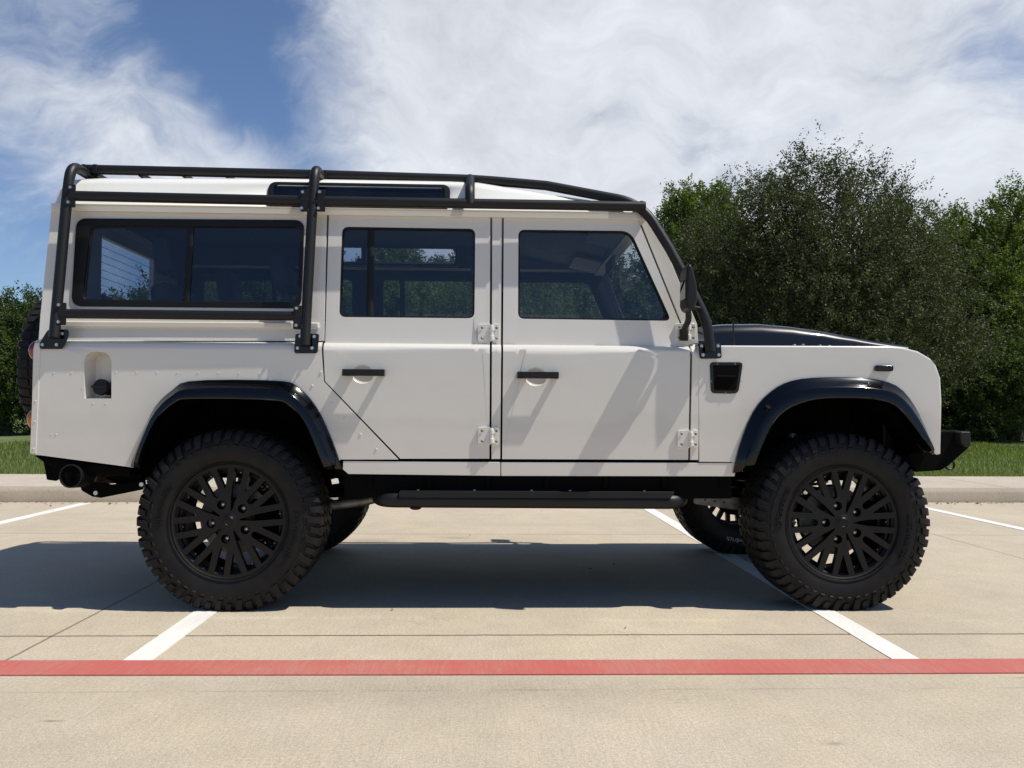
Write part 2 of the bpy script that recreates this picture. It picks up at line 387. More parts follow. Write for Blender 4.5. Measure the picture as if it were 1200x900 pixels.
low = [(41.5, 401), (378.5, 401), (379.5, 447), (467, 538.5), (399, 538.5)] + ra[::-1] + [(36, 532)]
fill_hole = rpoly(SS([(99, 467), (98.5, 412), (130.5, 412), (130.5, 467)]), [.004, .055, .055, .004], 8)
for far in (False, True):
    q = panel('rear_quarter_panel', SS(low), [fill_hole] if not far else [], CREAM, car, far=far)
    if not far:
        m = MB()
        rivets(m, [(63, 437), (84, 437)] + [(112+24*k, 436+.2*k) for k in range(1, 12)] + [(60, 509), (66, 509), (97, 426), (97, 455), (109, 473), (124, 473)])
        rivets(m, [(376, 436), (366, 452), (389.5, 472.5), (404, 490.5), (422.5, 509), (441, 526.5)], .006)
        rivets(m, [(120+22*k, 398.5) for k in range(11)], .003)
        m.build('rivet', CREAM, q)
        # recessed filler pocket behind the opening
        m = MB(); n = len(fill_hole); back = [(x*.8+.2*fill_hole[0][0]+.01, z) for x, z in fill_hole]
        v = [(x, Y0+.018, z) for x, z in fill_hole] + [(x, Y0+.085, z) for x, z in inset(fill_hole, .012)]
        a = sum(fill_hole[i][0]*fill_hole[(i+1) % n][1]-fill_hole[(i+1) % n][0]*fill_hole[i][1] for i in range(n))
        f = [(i, (i+1) % n, (i+1) % n+n, i+n) for i in range(n)] + [tuple(range(n, 2*n))]
        if a < 0: f = [t[::-1] for t in f]
        m.add(v, f); fp = m.build('filler_pocket', CREAM, q, smooth=50)
        m = MB(); c = P(121, 454, .07); m.cyl((c.x+.01, .11, c.z-.006), (c.x, .062, c.z), .030, seg=24); m.cyl((c.x, .062, c.z), (c.x-.004, .045, c.z+.002), .038, .036, seg=24)
        m.box(-.034, .034, -.010, .002, -.006, .006, at=(c.x-.004, .044, c.z+.002)); m.build('filler_cap', SATB, q, bevel=.001)
    # upper quarter (window surround)
    up = [(60, 246), (383, 250.5), (380, 399.5), (41.5, 399.5), (47, 370)]
    wq = rpoly(SS([(90, 256), (357, 258), (353, 361.5), (84, 359)]), .05, 8)
    uq = panel('upper_quarter_panel', SS(up), [inset(wq, .006)], CREAM, car, far=far)
    gin = rpoly(SS([(106, 265), (352, 266), (348.5, 354), (97, 352.5)]), .035, 7)
    panel('window_frame', wq, [gin], SEAL, uq, t=.02, o=.006, far=far, bevel=.003)
    panel('window_glass', inset(gin, -.004), [], GL_R, uq, t=.003, o=-.006, far=far, bevel=0)
    panel('window_divider', SS([(220, 263), (227, 263), (221.5, 357), (214.5, 357)]), [], SEAL, uq, t=.012, o=.0, far=far, bevel=0)
    panel('inner_frame', rpoly(SS([(104, 264), (225, 264), (219, 356), (95, 355)]), .03, 6), [rpoly(SS([(108, 267), (221.5, 267), (216, 352), (99, 351)]), .025, 6)], SEAL, uq, t=.008, o=-.002, far=far, bevel=0)
    # moulding strip under the window
    m = MB(); a = P(66, 376, .075); b = P(374, 378, .075); 
    m.prism([(a.x, a.z), (b.x, b.z), (b.x, b.z-.030), (a.x, a.z-.030)], .070, .095, mirror=far)
    m.build('belt_moulding', CREAM, uq, bevel=.007, seg=3)
    m = MB(); a, b = P(377, 372, .05), P(349, 397, .05)
    m.prism([(P(66, 371.5, .055).x, a.z+.003), (P(380, 374, .055).x, P(380, 374, .055).z), (P(380, 374, .055).x, P(380, 374, .055).z-.004), (P(66, 371.5, .055).x, a.z-.001)], .0845, .10, mirror=far)
    m.build('panel_seam', SEAL, uq, smooth=0)

# rear corner capping with rivets
for far in (False, True):
    m = MB(); pts = [P(42, 402, Y0), P(36.5, 531, Y0)]
    for Yv in (0,):
        m.prism([(pts[0].x+.022, pts[0].z), (pts[0].x-.004, pts[0].z), (pts[1].x-.004, pts[1].z), (pts[1].x+.022, pts[1].z)], Y0-.003, Y0+.05, mirror=far)
    if not far:
        for py in (430, 443, 470, 494, 526):
            p = P(38.5+(531-py)*.04, py, Y0); m.sphere((p.x+.004, Y0-.003, p.z), .0045, 8, 4, (1, .6, 1))
    m.build('corner_capping', CREAM, car, bevel=.003)

# sills
for far in (False, True):
    a = SS([(402, 540.3), (586.3, 541.6), (586.3, 557.8), (408, 555.5), (401.5, 550)]); b = SS([(587.3, 541.6), (818, 542.5), (864, 542.5), (861, 558.3), (587.3, 557.8)])
    panel('sill_panel', a, [], CREAM, car, far=far, o=-.002); panel('sill_panel', b, [], CREAM, car, far=far, o=-.002)

# doors
def hinge(mb, px0, px1, py0, py1, o):
    c0, c1 = P(px0, py0, o), P(px1, py1, o)
    x0, x1, z1, z0 = c0.x, c1.x, c0.z, c1.z; wd = x1-x0; h = z1-z0
    mb.prism(rpoly([(x0, z0+h*.04), (x0+wd*.58, z0), (x0+wd*.58, z1), (x0, z1-h*.04)], [.012, .004, .004, .012]), o-.006, o+.012)
    mb.prism(rpoly([(x0+wd*.70, z0-h*.02), (x1, z0+h*.03), (x1, z1-h*.03), (x0+wd*.70, z1+h*.02)], .011), o-.006, o+.012)
    xm = x0+wd*.64
    mb.cyl((xm, o-.006, z0+h*.06), (xm, o-.006, z1-h*.06), .0085, seg=12)
    for k in (.25, .75): mb.cyl((xm, o-.006, z0+h*(k-.13)), (xm, o-.006, z0+h*(k+.13)), .0115, seg=12)
    return [(x0+wd*.2, z0+h*.22), (x0+wd*.2, z1-h*.22), (x0+wd*.87, z0+h*.22), (x0+wd*.87, z1-h*.22)]
def door_set(kind, outline, winpts, winr, handle, hinges, seatbar=None):
    for far in (False, True):
        ol = SS(outline); wp = SS(winpts)
        wn = rpoly(wp, winr, 8)
        holes = [wn]
        if not far:
            hx = S(handle[0], handle[1])
            hole = rpoly([(hx[0]-.058, hx[1]-.045), (hx[0]+.032, hx[1]-.045), (hx[0]+.032, hx[1]+.045), (hx[0]-.058, hx[1]+.045)], .04, 8)
            ell = [(hx[0]-.012+.050*math.cos(t*math.pi/12), hx[1]-.006+.043*math.sin(t*math.pi/12)) for t in range(24)]
            holes.append(ell)
        d = panel(kind, ol, holes, CREAM, car, far=far, bevel=.003)
        panel('window_seal', inset(wn, -.001), [inset(wn, .008)], SEAL, d, t=.02, o=-.004, far=far, bevel=.002)
        panel('window_glass', inset(wn, .006), [], GL_F if kind == 'front_door' else GL_D, d, t=.004, o=-.012, far=far, bevel=0)
        if seatbar: panel('glass_divider', SS(seatbar), [], SEAL, d, t=.02, o=-.010, far=far, bevel=0)
        if not far:
            # dished cup behind the handle
            m = MB(); n = 24; rings = 6; vs = []; fs = []
            for j in range(rings+1):
                a = j/rings*math.pi/2; s = math.cos(a); dp = math.sin(a)*.012
                for t in range(n): vs.append((hx[0]-.012+(.0505*s)*math.cos(t*2*math.pi/n), Y0+.001+dp, hx[1]-.006+(.0435*s)*math.sin(t*2*math.pi/n)))
            for j in range(rings):
                for t in range(n): fs.append((j*n+t, j*n+(t+1) % n, (j+1)*n+(t+1) % n, (j+1)*n+t))
            m.add(vs, fs); m.build('handle_cup', CREAM, d, smooth=80)
            m = MB(); x0, z0 = hx[0]-.098, hx[1]
            m.box(x0, x0+.188, Y0-.040, Y0-.026, z0-.015, z0+.015)
            m.box(x0, x0+.048, Y0-.027, Y0+.004, z0-.0145, z0+.0145); m.box(x0+.168, x0+.187, Y0-.027, Y0+.004, z0-.0145, z0+.0145)
            m.cyl((x0+.026, Y0-.04, z0), (x0+.026, Y0-.0445, z0), .009, seg=16)
            m.box(x0+.055, x0+.0565, Y0-.0408, Y0-.038, z0-.014, z0+.014)
            m.build('door_handle', SATB, d, bevel=.003)
            for hg in hinges:
                m = MB(); yb = Y0 if hg[2] > 450 else side_y(P(hg[0], hg[2]+8, .05).z)
                bolts = hinge(m, *hg, yb-.004)
                ho = m.build('hinge', WHITE2, d, bevel=.002)
                m = MB()
                for bx, bz in bolts: m.cyl((bx, yb-.012, bz), (bx, yb-.0135, bz), .0062, .0045, seg=12)
                m.build('hinge_screw', DSTEEL, d, smooth=30)
WHITE2 = mat('hinge_paint', (.70, .68, .62), .35, coat=.5)
door_set('rear_door', [(385.5, 252), (574.5, 255), (573.5, 537.5), (469, 537.5), (380.8, 446.5), (381, 401)],
         [(401, 265.5), (557, 268), (556, 373), (397.5, 371.5)], .032, (428, 437), [(560, 585, 379.5, 401.5), (560, 585, 500, 522)], seatbar=[(430.5, 265), (438, 265), (437, 373), (429, 373)])
door_set('front_door', [(590.5, 255), (747.5, 257.5), (806, 402), (806.5, 538.8), (588.5, 538)],
         [(607.5, 269), (739, 270.5), (787, 376), (607, 373.5)], [.032, .05, .035, .032], (631, 440), [(793.5, 818, 503.5, 525.5), (791, 815, 378.5, 401)])
for far in (False, True):
    panel('door_pillar', SS([(576.8, 255), (588.2, 255), (586.3, 538), (575.8, 538)]), [], CREAM, car, far=far, o=-.002)
    # front pillar beside the windscreen, down to the bulkhead
    ap = panel('windscreen_pillar', SS([(749.8, 257.5), (757, 250), (768, 262), (817, 380), (818.5, 402.5), (808.3, 402.5)]), [], CREAM, car, far=far, t=.05)
    panel('bulkhead_panel', SS([(808.3, 403.5), (817, 403.5), (818.5, 539), (808.8, 539)]), [], CREAM, car, far=far, o=-.001)
# dark jambs seen through the gaps
for far in (False, True):
    jw = [inset(rpoly(SS([(90, 256), (357, 258), (353, 361.5), (84, 359)]), .05, 6), .0), inset(rpoly(SS([(401, 265.5), (557, 268), (556, 373), (397.5, 371.5)]), .03, 6), -.004),
          inset(rpoly(SS([(607.5, 269), (739, 270.5), (787, 376), (607, 373.5)]), .03, 6), -.004)]
    j = panel('door_jamb', SS([(62, 248), (755, 258), (812, 398), (812, 545), (402, 545), (402, 560), (384, 545), (366, 490), (345, 452), (205, 452), (160, 505), (155, 535), (40, 520), (44, 400)]), jw + ([] if far else [inset(fill_hole, -.015)]), MATB, car, far=far, t=.035, o=-.034, bevel=0)

# wheel-arch flares
def flare(outer, inner, name='wheel_arch_flare'):
    n = 30
    def samp(pl, u):
        # smooth Catmull-Rom through the traced points
        x = u*(len(pl)-1); i = min(int(x), len(pl)-2); f = x-i
        g = lambda k: Vector(pl[max(0, min(len(pl)-1, k))])
        p0, p1, p2, p3 = g(i-1), g(i), g(i+1), g(i+2)
        return .5*((2*p1)+(p2-p0)*f+(2*p0-5*p1+4*p2-p3)*f*f+(3*p1-p0-3*p2+p3)*f**3)
    sec = [(0, .003), (0, -.012), (.06, -.018), (.38, -.040), (.44, -.052), (.52, -.058), (.80, -.062), (.93, -.063), (1.0, -.058), (1.0, .03), (.9, .03), (.5, -.03), (.1, -.004)]
    vs = []; fs = []; k = len(sec)
    for i in range(n+1):
        a, b = samp(outer, i/n), samp(inner, i/n)
        e = min(1, i/1.5, (n-i)/1.5); e = .35+.65*math.sin(e*math.pi/2)
        for t, dy in sec:
            q = a.lerp(b, t); y = Y0+(dy*e if dy < 0 else dy); p = P(q.x, q.y, Y0-.03); vs.append((p.x, y, p.z))
    for i in range(n):
        for j in range(k):
            fs.append((i*k+j, i*k+(j+1) % k, (i+1)*k+(j+1) % k, (i+1)*k+j))
    fs += [tuple(range(k-1, -1, -1)), tuple(n*k+j for j in range(k))]
    m = MB(); m.add(vs, fs)
    m.build(name, GLOSSB, car, smooth=38); m.mirrored().build(name, GLOSSB, car, smooth=38)
flare(rear_arch, rear_in); flare(front_arch, front_in)
# inner wheel wells
m = MB()
for cxw, arch in ((0, ra), (WB, fa)):
    pts = SS(arch); n = len(pts)
    out = inset(pts+[(pts[-1][0], pts[-1][1]-.05), (pts[0][0], pts[0][1]-.05)], .012)[:n]
    for a, b in zip(out, out[1:]):
        for y0, y1 in ((.03, .46), (2*YC-.46, 2*YC-.03)):
            m.add([(a[0], y0, a[1]), (b[0], y0, b[1]), (b[0], y1, b[1]), (a[0], y1, a[1]), (a[0], y0, a[1]+.01), (b[0], y0, b[1]+.01), (b[0], y1, b[1]+.01), (a[0], y1, a[1]+.01)],
                  [(0, 1, 2, 3), (7, 6, 5, 4), (0, 4, 5, 1), (2, 6, 7, 3)])
    for y in (.46, 2*YC-.47):
        poly = [(p[0], p[1]) for p in out]
        m.prism([(out[0][0], .62)] + poly + [(out[-1][0], .62)], y, y+.01)
    # pressed ribs on the inner wall
    for k in range(5):
        x = cxw-.28+.14*k; m.box(x-.035, x+.035, .448, .462, .86, .99)
m.build('wheel_well', MATB, car, smooth=30, bevel=.0)

# front wings: solid with rounded shoulder and nose
wing = [(819, 404.5), (1040, 405.5), (1058, 407), (1076, 411.5), (1089, 419), (1098, 430), (1102.5, 443), (1104, 470), (1103, 532), (1099, 533)] + fa[::-1] + [(862, 541.5), (819.5, 541)]
for far in (False, True):
    bm = bmesh.new(); pts = SS_ = [(P(x, y, Y0).x, P(x, y, Y0).z) for x, y in wing]
    m = MB(); m.prism(pts, Y0, .36, mirror=far)
    wg = m.build('front_wing', CREAM, car, smooth=40, bevel=.032, seg=5)
    b = wg.modifiers['bevel']; b.limit_method = 'WEIGHT'
    me = wg.data; at = me.attributes.new('bevel_weight_edge', 'FLOAT', 'EDGE')
    n = len(pts); yy = (2*YC-Y0) if far else Y0
    lo = S(900, 541)[1]
    xs = [p[0] for p in pts]; ztop = pts[0][1]
    for e in me.edges:
        a, c = me.vertices[e.vertices[0]].co, me.vertices[e.vertices[1]].co
        if abs(a.y-yy) < 1e-4 and abs(c.y-yy) < 1e-4:
            up_ = min(a.z, c.z) > ztop-.09 or (min(a.x, c.x) > P(1100, 500, Y0).x-.02)
            if up_ and not (max(a.x, c.x) < P(822, 450, Y0).x and abs(a.z-c.z) > .02): at.data[e.index].value = 1.0
    if not far:
        # air vent
        c = P(851, 442, Y0)
        vo = rpoly([(P(831.5, 425, Y0).x, P(831.5, 424.5, Y0).z), (P(870.5, 425, Y0).x, P(870, 424.5, Y0).z), (P(865, 461, Y0).x, P(864, 461.5, Y0).z), (P(833, 461, Y0).x, P(833, 461, Y0).z)], [.02, .02, .026, .02], 6)
        m = MB(); m.prism(vo, Y0-.006, Y0+.004); vent = m.build('side_vent', GLOSSB, wg, bevel=.003)
        m = MB(); vi = inset(vo, .014)
        m.prism(vi, Y0-.0068, Y0-.002, 0)
        for k, zz in enumerate((.002,)):
            m.box(c.x-.045, c.x+.045, -.004, .004, -.0035, .0035, rot=Matrix.Rotation(R_(35), 3, 'X'), at=(c.x-c.x, Y0-.009, c.z+zz))
        m.build('vent_louvre', MATB, wg, bevel=.0)
        m = MB()
        for qx, qy in ((840, 426.5), (861, 426.5), (832.8, 447), (867, 447), (850, 460)):
            p = P(qx, qy, Y0); m.cyl((p.x, Y0-.005, p.z), (p.x, Y0-.008, p.z), .0035, seg=8)
        m.build('vent_screw', DSTEEL, wg)
        # side repeater lamp
        a, b = P(1024, 432, Y0), P(1045, 432.5, Y0)
        m = MB(); m.prism(rpoly([(a.x, a.z-.013), (b.x, a.z-.013), (b.x, a.z+.016), (a.x, a.z+.016)], .013), Y0-.022, Y0+.002)
        m.build('side_lamp', GLOSSB, wg, bevel=.006, seg=3)

# bonnet
st = [(819, 383.5), (840, 381.5), (880, 381), (915, 384), (950, 389), (985, 396), (1015, 402), (1045, 407)]
vs = []; fs = []
zt = P(930, 404.5, Y0).z
for px, py in st:
    p = P(px, py, .50); h = p.z; e = zt-.012
    hw = [( .315, e-.03), (.322, e+.02), (.328, e+(h-e)*.60), (.345, e+(h-e)*.86), (.40, e+(h-e)*.97), (.50, h), (.62, h+.004), (.66, h-.010), (YC, h-.004)]
    row = hw + [(2*YC-y, z) for y, z in hw[:-1][::-1]]
    for y, z in row: vs.append((p.x, y, max(z, e-.03)))
k = len(vs)//len(st)
for i in range(len(st)-1):
    for j in range(k-1): fs.append((i*k+j, (i+1)*k+j, (i+1)*k+j+1, i*k+j+1))
fs += [tuple((len(st)-1)*k+j for j in range(k)), tuple(range(k-1, -1, -1))]
m = MB(); m.add(vs, fs); bonnet = m.build('bonnet', HOODB, car, smooth=50)
m = MB()
for px, py in ((931, 403.5), (941, 403), (961, 404), (972, 404.5)):
    p = P(px, py, .22); m.sphere((p.x, .22, p.z-.005), .007, 8, 5, (1.4, 1, .8))
m.build('bonnet_fastener', DSTEEL, bonnet)
# cowl, grille front and radiator panel between the wings
xf = P(1103, 480, Y0).x
m = MB(); m.box(xf-.12, xf-.06, .345, 2*YC-.345, .62, 1.13); fr = m.build('front_grille', SATB, car, bevel=.01)
m = MB()
for k in range(7): m.box(xf-.061, xf-.045, .62, 2*YC-.62, .70+.055*k, .715+.055*k)
m.build('grille_bar', SATB, fr, bevel=.002)
for y in (.20, 2*YC-.20):
    m = MB(); m.cyl((xf-.02, y, .98), (xf+.012, y, .98), .09, .085, seg=28); m.sphere((xf+.01, y, .98), .08, 20, 10, (.35, 1, 1)); m.build('headlight', GL_C_ if False else STEEL, car)
m = MB(); cowl = P(815, 384, .2); m.box(cowl.x-.09, cowl.x+.06, .10, 2*YC-.10, 1.10, 1.245); m.build('scuttle_panel', HOODB, car, bevel=.01)

# antenna
m = MB(); a = P(859, 402, .12); b = P(859.5, 375, .12); m.tube([(a.x, .12, zt-.02), (b.x, .12, b.z)], [.006, .003], 8); m.cyl((a.x, .12, zt-.01), (a.x, .12, zt+.03), .011, .006, 12)
m.build('antenna', SATB, car)

# roof with gutter
rs = [(60, 240, 222), (66, 238, 213), (78, 238, 209), (110, 238, 207.5), (315, 240, 208), (524, 243, 211.5), (560, 244, 213), (610, 246, 221), (660, 247.5, 229), (710, 249, 236.5), (745, 250, 241.5), (759, 250, 246)]
vs = []; sk = []
gz = ZG+.008; rows = []
for i, (px, pg, pt) in enumerate(rs):
    p = P(px, pt, .20); zz = max(p.z, gz+.02); h = zz-gz; x = P(px, pg, .12).x
    hw = [(.120, gz-.01), (.122, gz+.004), (.131, gz+.012), (.131+.030*min(1, h/.14), gz+h*.72), (.178, gz+h*.90), (.215, zz), (.30, zz+.010), (.55, zz+.022), (YC, zz+.028)]
    if i == 0: hw = [(y+.02, min(z, gz+h*.8)) for y, z in hw]
    rows.append((x, hw, h))
    for y, z in hw + [(2*YC-y, z) for y, z in hw[:-1][::-1]]: vs.append((x, y, z))
k = len(vs)//len(rs); fs = []
for i in range(len(rs)-1):
    for j in range(k-1):
        if i == 4 and j in (2, k-4): continue
        fs.append((i*k+j, (i+1)*k+j, (i+1)*k+j+1, i*k+j+1))
fs += [tuple((len(rs)-1)*k+j for j in range(k)), tuple(range(k-1, -1, -1))]
m = MB(); m.add(vs, fs); roof = m.build('roof', WHITE, car, smooth=40)
sd = roof.modifiers.new('thick', 'SOLIDIFY'); sd.thickness = .012; sd.offset = -1; roof.data.materials.append(LINER); sd.material_offset = 1
for far in (False, True):
    g = MB(); x0, x1 = P(59, 243, .1).x, P(757, 250, .1).x
    g.prism([(x0, gz-.030), (x1, gz-.030), (x1, gz-.004), (x0, gz-.004)], .104, .15, mirror=far)
    g.prism([(x0, gz-.004), (x1, gz-.004), (x1, gz+.004), (x0, gz+.004)], .104, .109, mirror=far)
    g.build('rain_gutter', CREAM, roof, bevel=.002)
    # alpine window: frame and pane on the leaning wall of the roof
    (xa, ha, _), (xb, hb, _) = rows[4], rows[5]
    y_lo, z_lo, y_hi, z_hi = ha[2][0], ha[2][1], ha[3][0], ha[3][1]
    yfun = lambda z, a=y_lo, b=y_hi, c=z_lo, d=z_hi: a+(b-a)*(z-c)/(d-c)
    out_ = rpoly([(xa-.012, z_lo-.004), (xb+.012, z_lo-.004), (xb+.012, z_hi+.016), (xa-.012, z_hi+.016)], .04, 8); inn = rpoly([(xa+.012, z_lo+.014), (xb-.012, z_lo+.014), (xb-.012, z_hi+.004), (xa+.012, z_hi+.004)], .03, 8)
    panel('roof_window_seal', out_, [inn], SEAL, roof, t=.014, o=.006, far=far, bevel=.003, yf=yfun, cuts=[])
    panel('roof_window_glass', inset(inn, -.004), [], GL_R, roof, t=.004, o=.001, far=far, bevel=0, yf=yfun, cuts=[])
# headlining and upper inner frame
m = MB(); xr = P(66, 300, .1).x
xm = P(555, 250, .1).x; xe = P(742, 250, .1).x
m.box(xr+.04, xm, .26, 2*YC-.26, 1.955, 1.965)
m.add([(xm, .2, 1.955), (xe, .17, gz-.02), (xe, 2*YC-.17, gz-.02), (xm, 2*YC-.2, 1.955), (xm, .2, 1.965), (xe, .17, gz-.01), (xe, 2*YC-.17, gz-.01), (xm, 2*YC-.2, 1.965)], [(0, 1, 2, 3), (7, 6, 5, 4), (0, 4, 5, 1), (1, 5, 6, 2), (2, 6, 7, 3), (3, 7, 4, 0)])
lin = m.build('headlining', LINER, car, smooth=0)
# open it for the roof windows' light: linings are boards either side of them
# windscreen
def quadslab(name, mat_, a, b, c, d, th, parent):
    a, b, c, d = map(Vector, (a, b, c, d)); n = (b-a).cross(d-a).normalized()*th
    m = MB(); m.add([a, b, c, d, a+n, b+n, c+n, d+n], [(3, 2, 1, 0), (4, 5, 6, 7), (0, 1, 5, 4), (1, 2, 6, 5), (2, 3, 7, 6), (3, 0, 4, 7)]); return m.build(name, mat_, parent, smooth=0)
wt, wb = P(757, 256, .12), P(808, 380, .06)
dx = .014
quadslab('windscreen', GL_C, (wb.x, .09, wb.z), (wb.x, 2*YC-.09, wb.z), (wt.x, 2*YC-.15, wt.z), (wt.x, .15, wt.z), .005, car)
m = MB(); m.box(wt.x-.05, wt.x+.015, .13, 2*YC-.13, wt.z-.03, gz+.004); m.box(wb.x-.03, wb.x+.03, .08, 2*YC-.08, wb.z-.10, wb.z+.01)
m.build('windscreen_frame', CREAM, car, bevel=.006)
m = MB()
for yy in (.45, 1.15):
    m.tube([(wb.x+.05, yy, wb.z-.01), (wb.x+.025, yy+.12, wb.z+.10), (wb.x-.03, yy+.42, wb.z+.16)], .006, 8)
m.build('wiper', SATB, car)

# rear wall with door window, lights, spare
xr = P(42, 450, Y0).x+.006; xrt = P(60, 250, .12).x+.004
def rear_pt(y, z): t = max(0, min(1, (z-ZB)/(ZG-ZB))); return xr+(xrt-xr)*t
m = MB()
def rbox(y0, y1, z0, z1, th=.03, mi=0):
    a = [(rear_pt(0, z0), y0, z0), (rear_pt(0, z0), y1, z0), (rear_pt(0, z1), y1, z1), (rear_pt(0, z1), y0, z1)]
    m.add([Vector(p) for p in a]+[Vector(p)+Vector((th, 0, 0)) for p in a], [(3, 2, 1, 0), (4, 5, 6, 7), (0, 1, 5, 4), (1, 2, 6, 5), (2, 3, 7, 6), (3, 0, 4, 7)][::1], mi)
rbox(Y0+.01, 2*YC-Y0-.01, .70, ZB); 
for sg in (0, 1):
    o_ = MB(); f_ = (lambda y: 2*YC-y) if sg else (lambda y: y)
    q_ = [(rear_pt(0, ZB), f_(side_y(ZB)+.012), ZB), (rear_pt(0, ZB), f_(.56), ZB), (rear_pt(0, ZG), f_(.56), ZG+.01), (rear_pt(0, ZG), f_(side_y(ZG)+.012), ZG+.01)]
    m.add([Vector(p) for p in q_]+[Vector(p)+Vector((.03, 0, 0)) for p in q_], [(3, 2, 1, 0), (4, 5, 6, 7), (0, 1, 5, 4), (1, 2, 6, 5), (2, 3, 7, 6), (3, 0, 4, 7)] if not sg else [(0, 1, 2, 3), (7, 6, 5, 4), (4, 5, 1, 0), (5, 6, 2, 1), (6, 7, 3, 2), (7, 4, 0, 3)])
rbox(.56, 2*YC-.56, ZB, 1.34); rbox(.56, 2*YC-.56, 1.79, ZG+.01)
m.build('rear_wall', CREAM, car, bevel=.002)
quadslab('rear_window', GL_D, (rear_pt(0, 1.33)+.012, .55, 1.33), (rear_pt(0, 1.80)+.012, .55, 1.80), (rear_pt(0, 1.80)+.012, 2*YC-.55, 1.80), (rear_pt(0, 1.33)+.012, 2*YC-.55, 1.33), .004, car)
m = MB()
for k in range(10):
    z = 1.38+.04*k; m.box(rear_pt(0, z)+.018, rear_pt(0, z)+.020, .56, 2*YC-.56, z, z+.0018)
m.build('demister_wire', MATB, car, smooth=0)
for y in (.075, 2*YC-.075):
    for z, mt in ((P(35, 411, .07).z, RED), (P(31, 491, .07).z, AMB)):
        m = MB(); m.cyl((xr-.0, y, z), (xr-.038, y, z), .046, .044, seg=24); m.sphere((xr-.038, y, z), .042, 20, 8, (.55, 1, 1)); m.build('tail_light', mt, car)

# ---- interior
def seat(x, y, wd, back_h=.62, rec=12, name='front_seat', z0=.80):
    s = empty(name, (x, y, z0), car)
    m = MB(); m.box(-.24, .26, -wd/2, wd/2, -.06, .08); m.build('seat_cushion', INT, s, bevel=.035, seg=3)
    m = MB(); rt = Matrix.Rotation(R_(-rec), 3, 'Y'); m.box(-.05, .06, -wd/2, wd/2, 0, back_h, rot=rt, at=(-.24, 0, .05)); m.build('seat_back', INT, s, bevel=.04, seg=3)
    m = MB()
    top = rt @ Vector((0, 0, back_h)) + Vector((-.24, 0, .05))
    for yy in ((0,) if wd < .7 else (-wd/2+.22, wd/2-.22)):
        m.box(-.045, .045, -.12, .12, .06, .25, rot=rt, at=(top.x, yy, top.z)); 
    m.build('headrest', INT, s, bevel=.03, seg=3)
    m = MB()
    for yy in ((0,) if wd < .7 else (-wd/2+.22, wd/2-.22)):
        for d in (-.05, .05): m.cyl((top.x, yy+d, top.z-.02), tuple(Vector((top.x, yy+d, top.z))+rt@Vector((0, 0, .1))), .006, seg=8)
    m.build('headrest_stalk', INTG, s)
    return s
seat(1.52, .50, .48); seat(1.52, 1.30, .48); seat(.55, .90, 1.36, .60, 14, 'rear_bench')
seat(-.12, .42, .42, .40, 8, 'load_bay_seat', 1.06); seat(-.12, 1.38, .42, .40, 8, 'load_bay_seat', 1.06)
m = MB(); m.box(P(700, 360, .1).x+.30, wb.x-.02, .10, 2*YC-.10, .92, 1.20); m.box(wb.x-.34, wb.x-.1, .12, 2*YC-.12, 1.16, 1.26)
m.box(wb.x-.30, wb.x-.12, 1.12, 1.50, 1.22, 1.32)
dash = m.build('dashboard', INT, car, bevel=.02, seg=3)
m = MB(); c = Vector((wb.x-.47, 1.30, 1.24)); ax = Vector((-.85, 0, .53)).normalized(); t = Vector((0, 1, 0)); u = ax.cross(t)
m.tube([c+(t*math.cos(a)+u*math.sin(a))*.19 for a in [k*2*math.pi/32 for k in range(33)]], .014, 10, caps=False)
for a in (0, 2.2, 4.1): m.tube([c-ax*.03, c+(t*math.cos(a)+u*math.sin(a))*.185], .012, 8)
m.cyl(c-ax*.30, c-ax*.01, .03, .05, 16); m.build('steering_wheel', INT, car)
m = MB(); m.box(-.012, .012, -.11, .11, -.035, .035, at=(wt.x-.05, .9, wt.z-.09)); m.cyl((wt.x-.04, .9, wt.z-.06), (wt.x, .9, wt.z), .008); m.build('interior_mirror', INT, car, bevel=.008)
for y in (.50, 1.30):
    m = MB(); m.box(-.17, .0, -.19, .19, -.006, .006, rot=Matrix.Rotation(R_(12), 3, 'Y'), at=(wt.x-.06, y, gz-.05)); m.build('sun_visor', INTG, car, bevel=.004)
m = MB(); m.box(.47, P(805, 450, .1).x, .10, 2*YC-.10, .70, .735); m.box(P(66, 300, .1).x+.03, .47, .48, 2*YC-.48, .70, .735); m.box(P(66, 300, .1).x+.04, .47, .16, .48, 1.04, 1.055); m.box(P(66, 300, .1).x+.04, .47, 2*YC-.48, 2*YC-.10, 1.04, 1.055)
m.build('cabin_floor', INT, car, bevel=.004)
for far in (False, True):     # inner pillar trim
    m = MB()
    for px0, px1 in ((357, 398), (560, 604)):
        a, b = S(px0, 300)[0], S(px1, 300)[0]; m.prism([(a+.01, 1.21), (b-.01, 1.21), (b-.01, gz-.03), (a+.01, gz-.03)], .13, .15, mirror=far)
    m.build('pillar_trim', INTG, car, smooth=0)

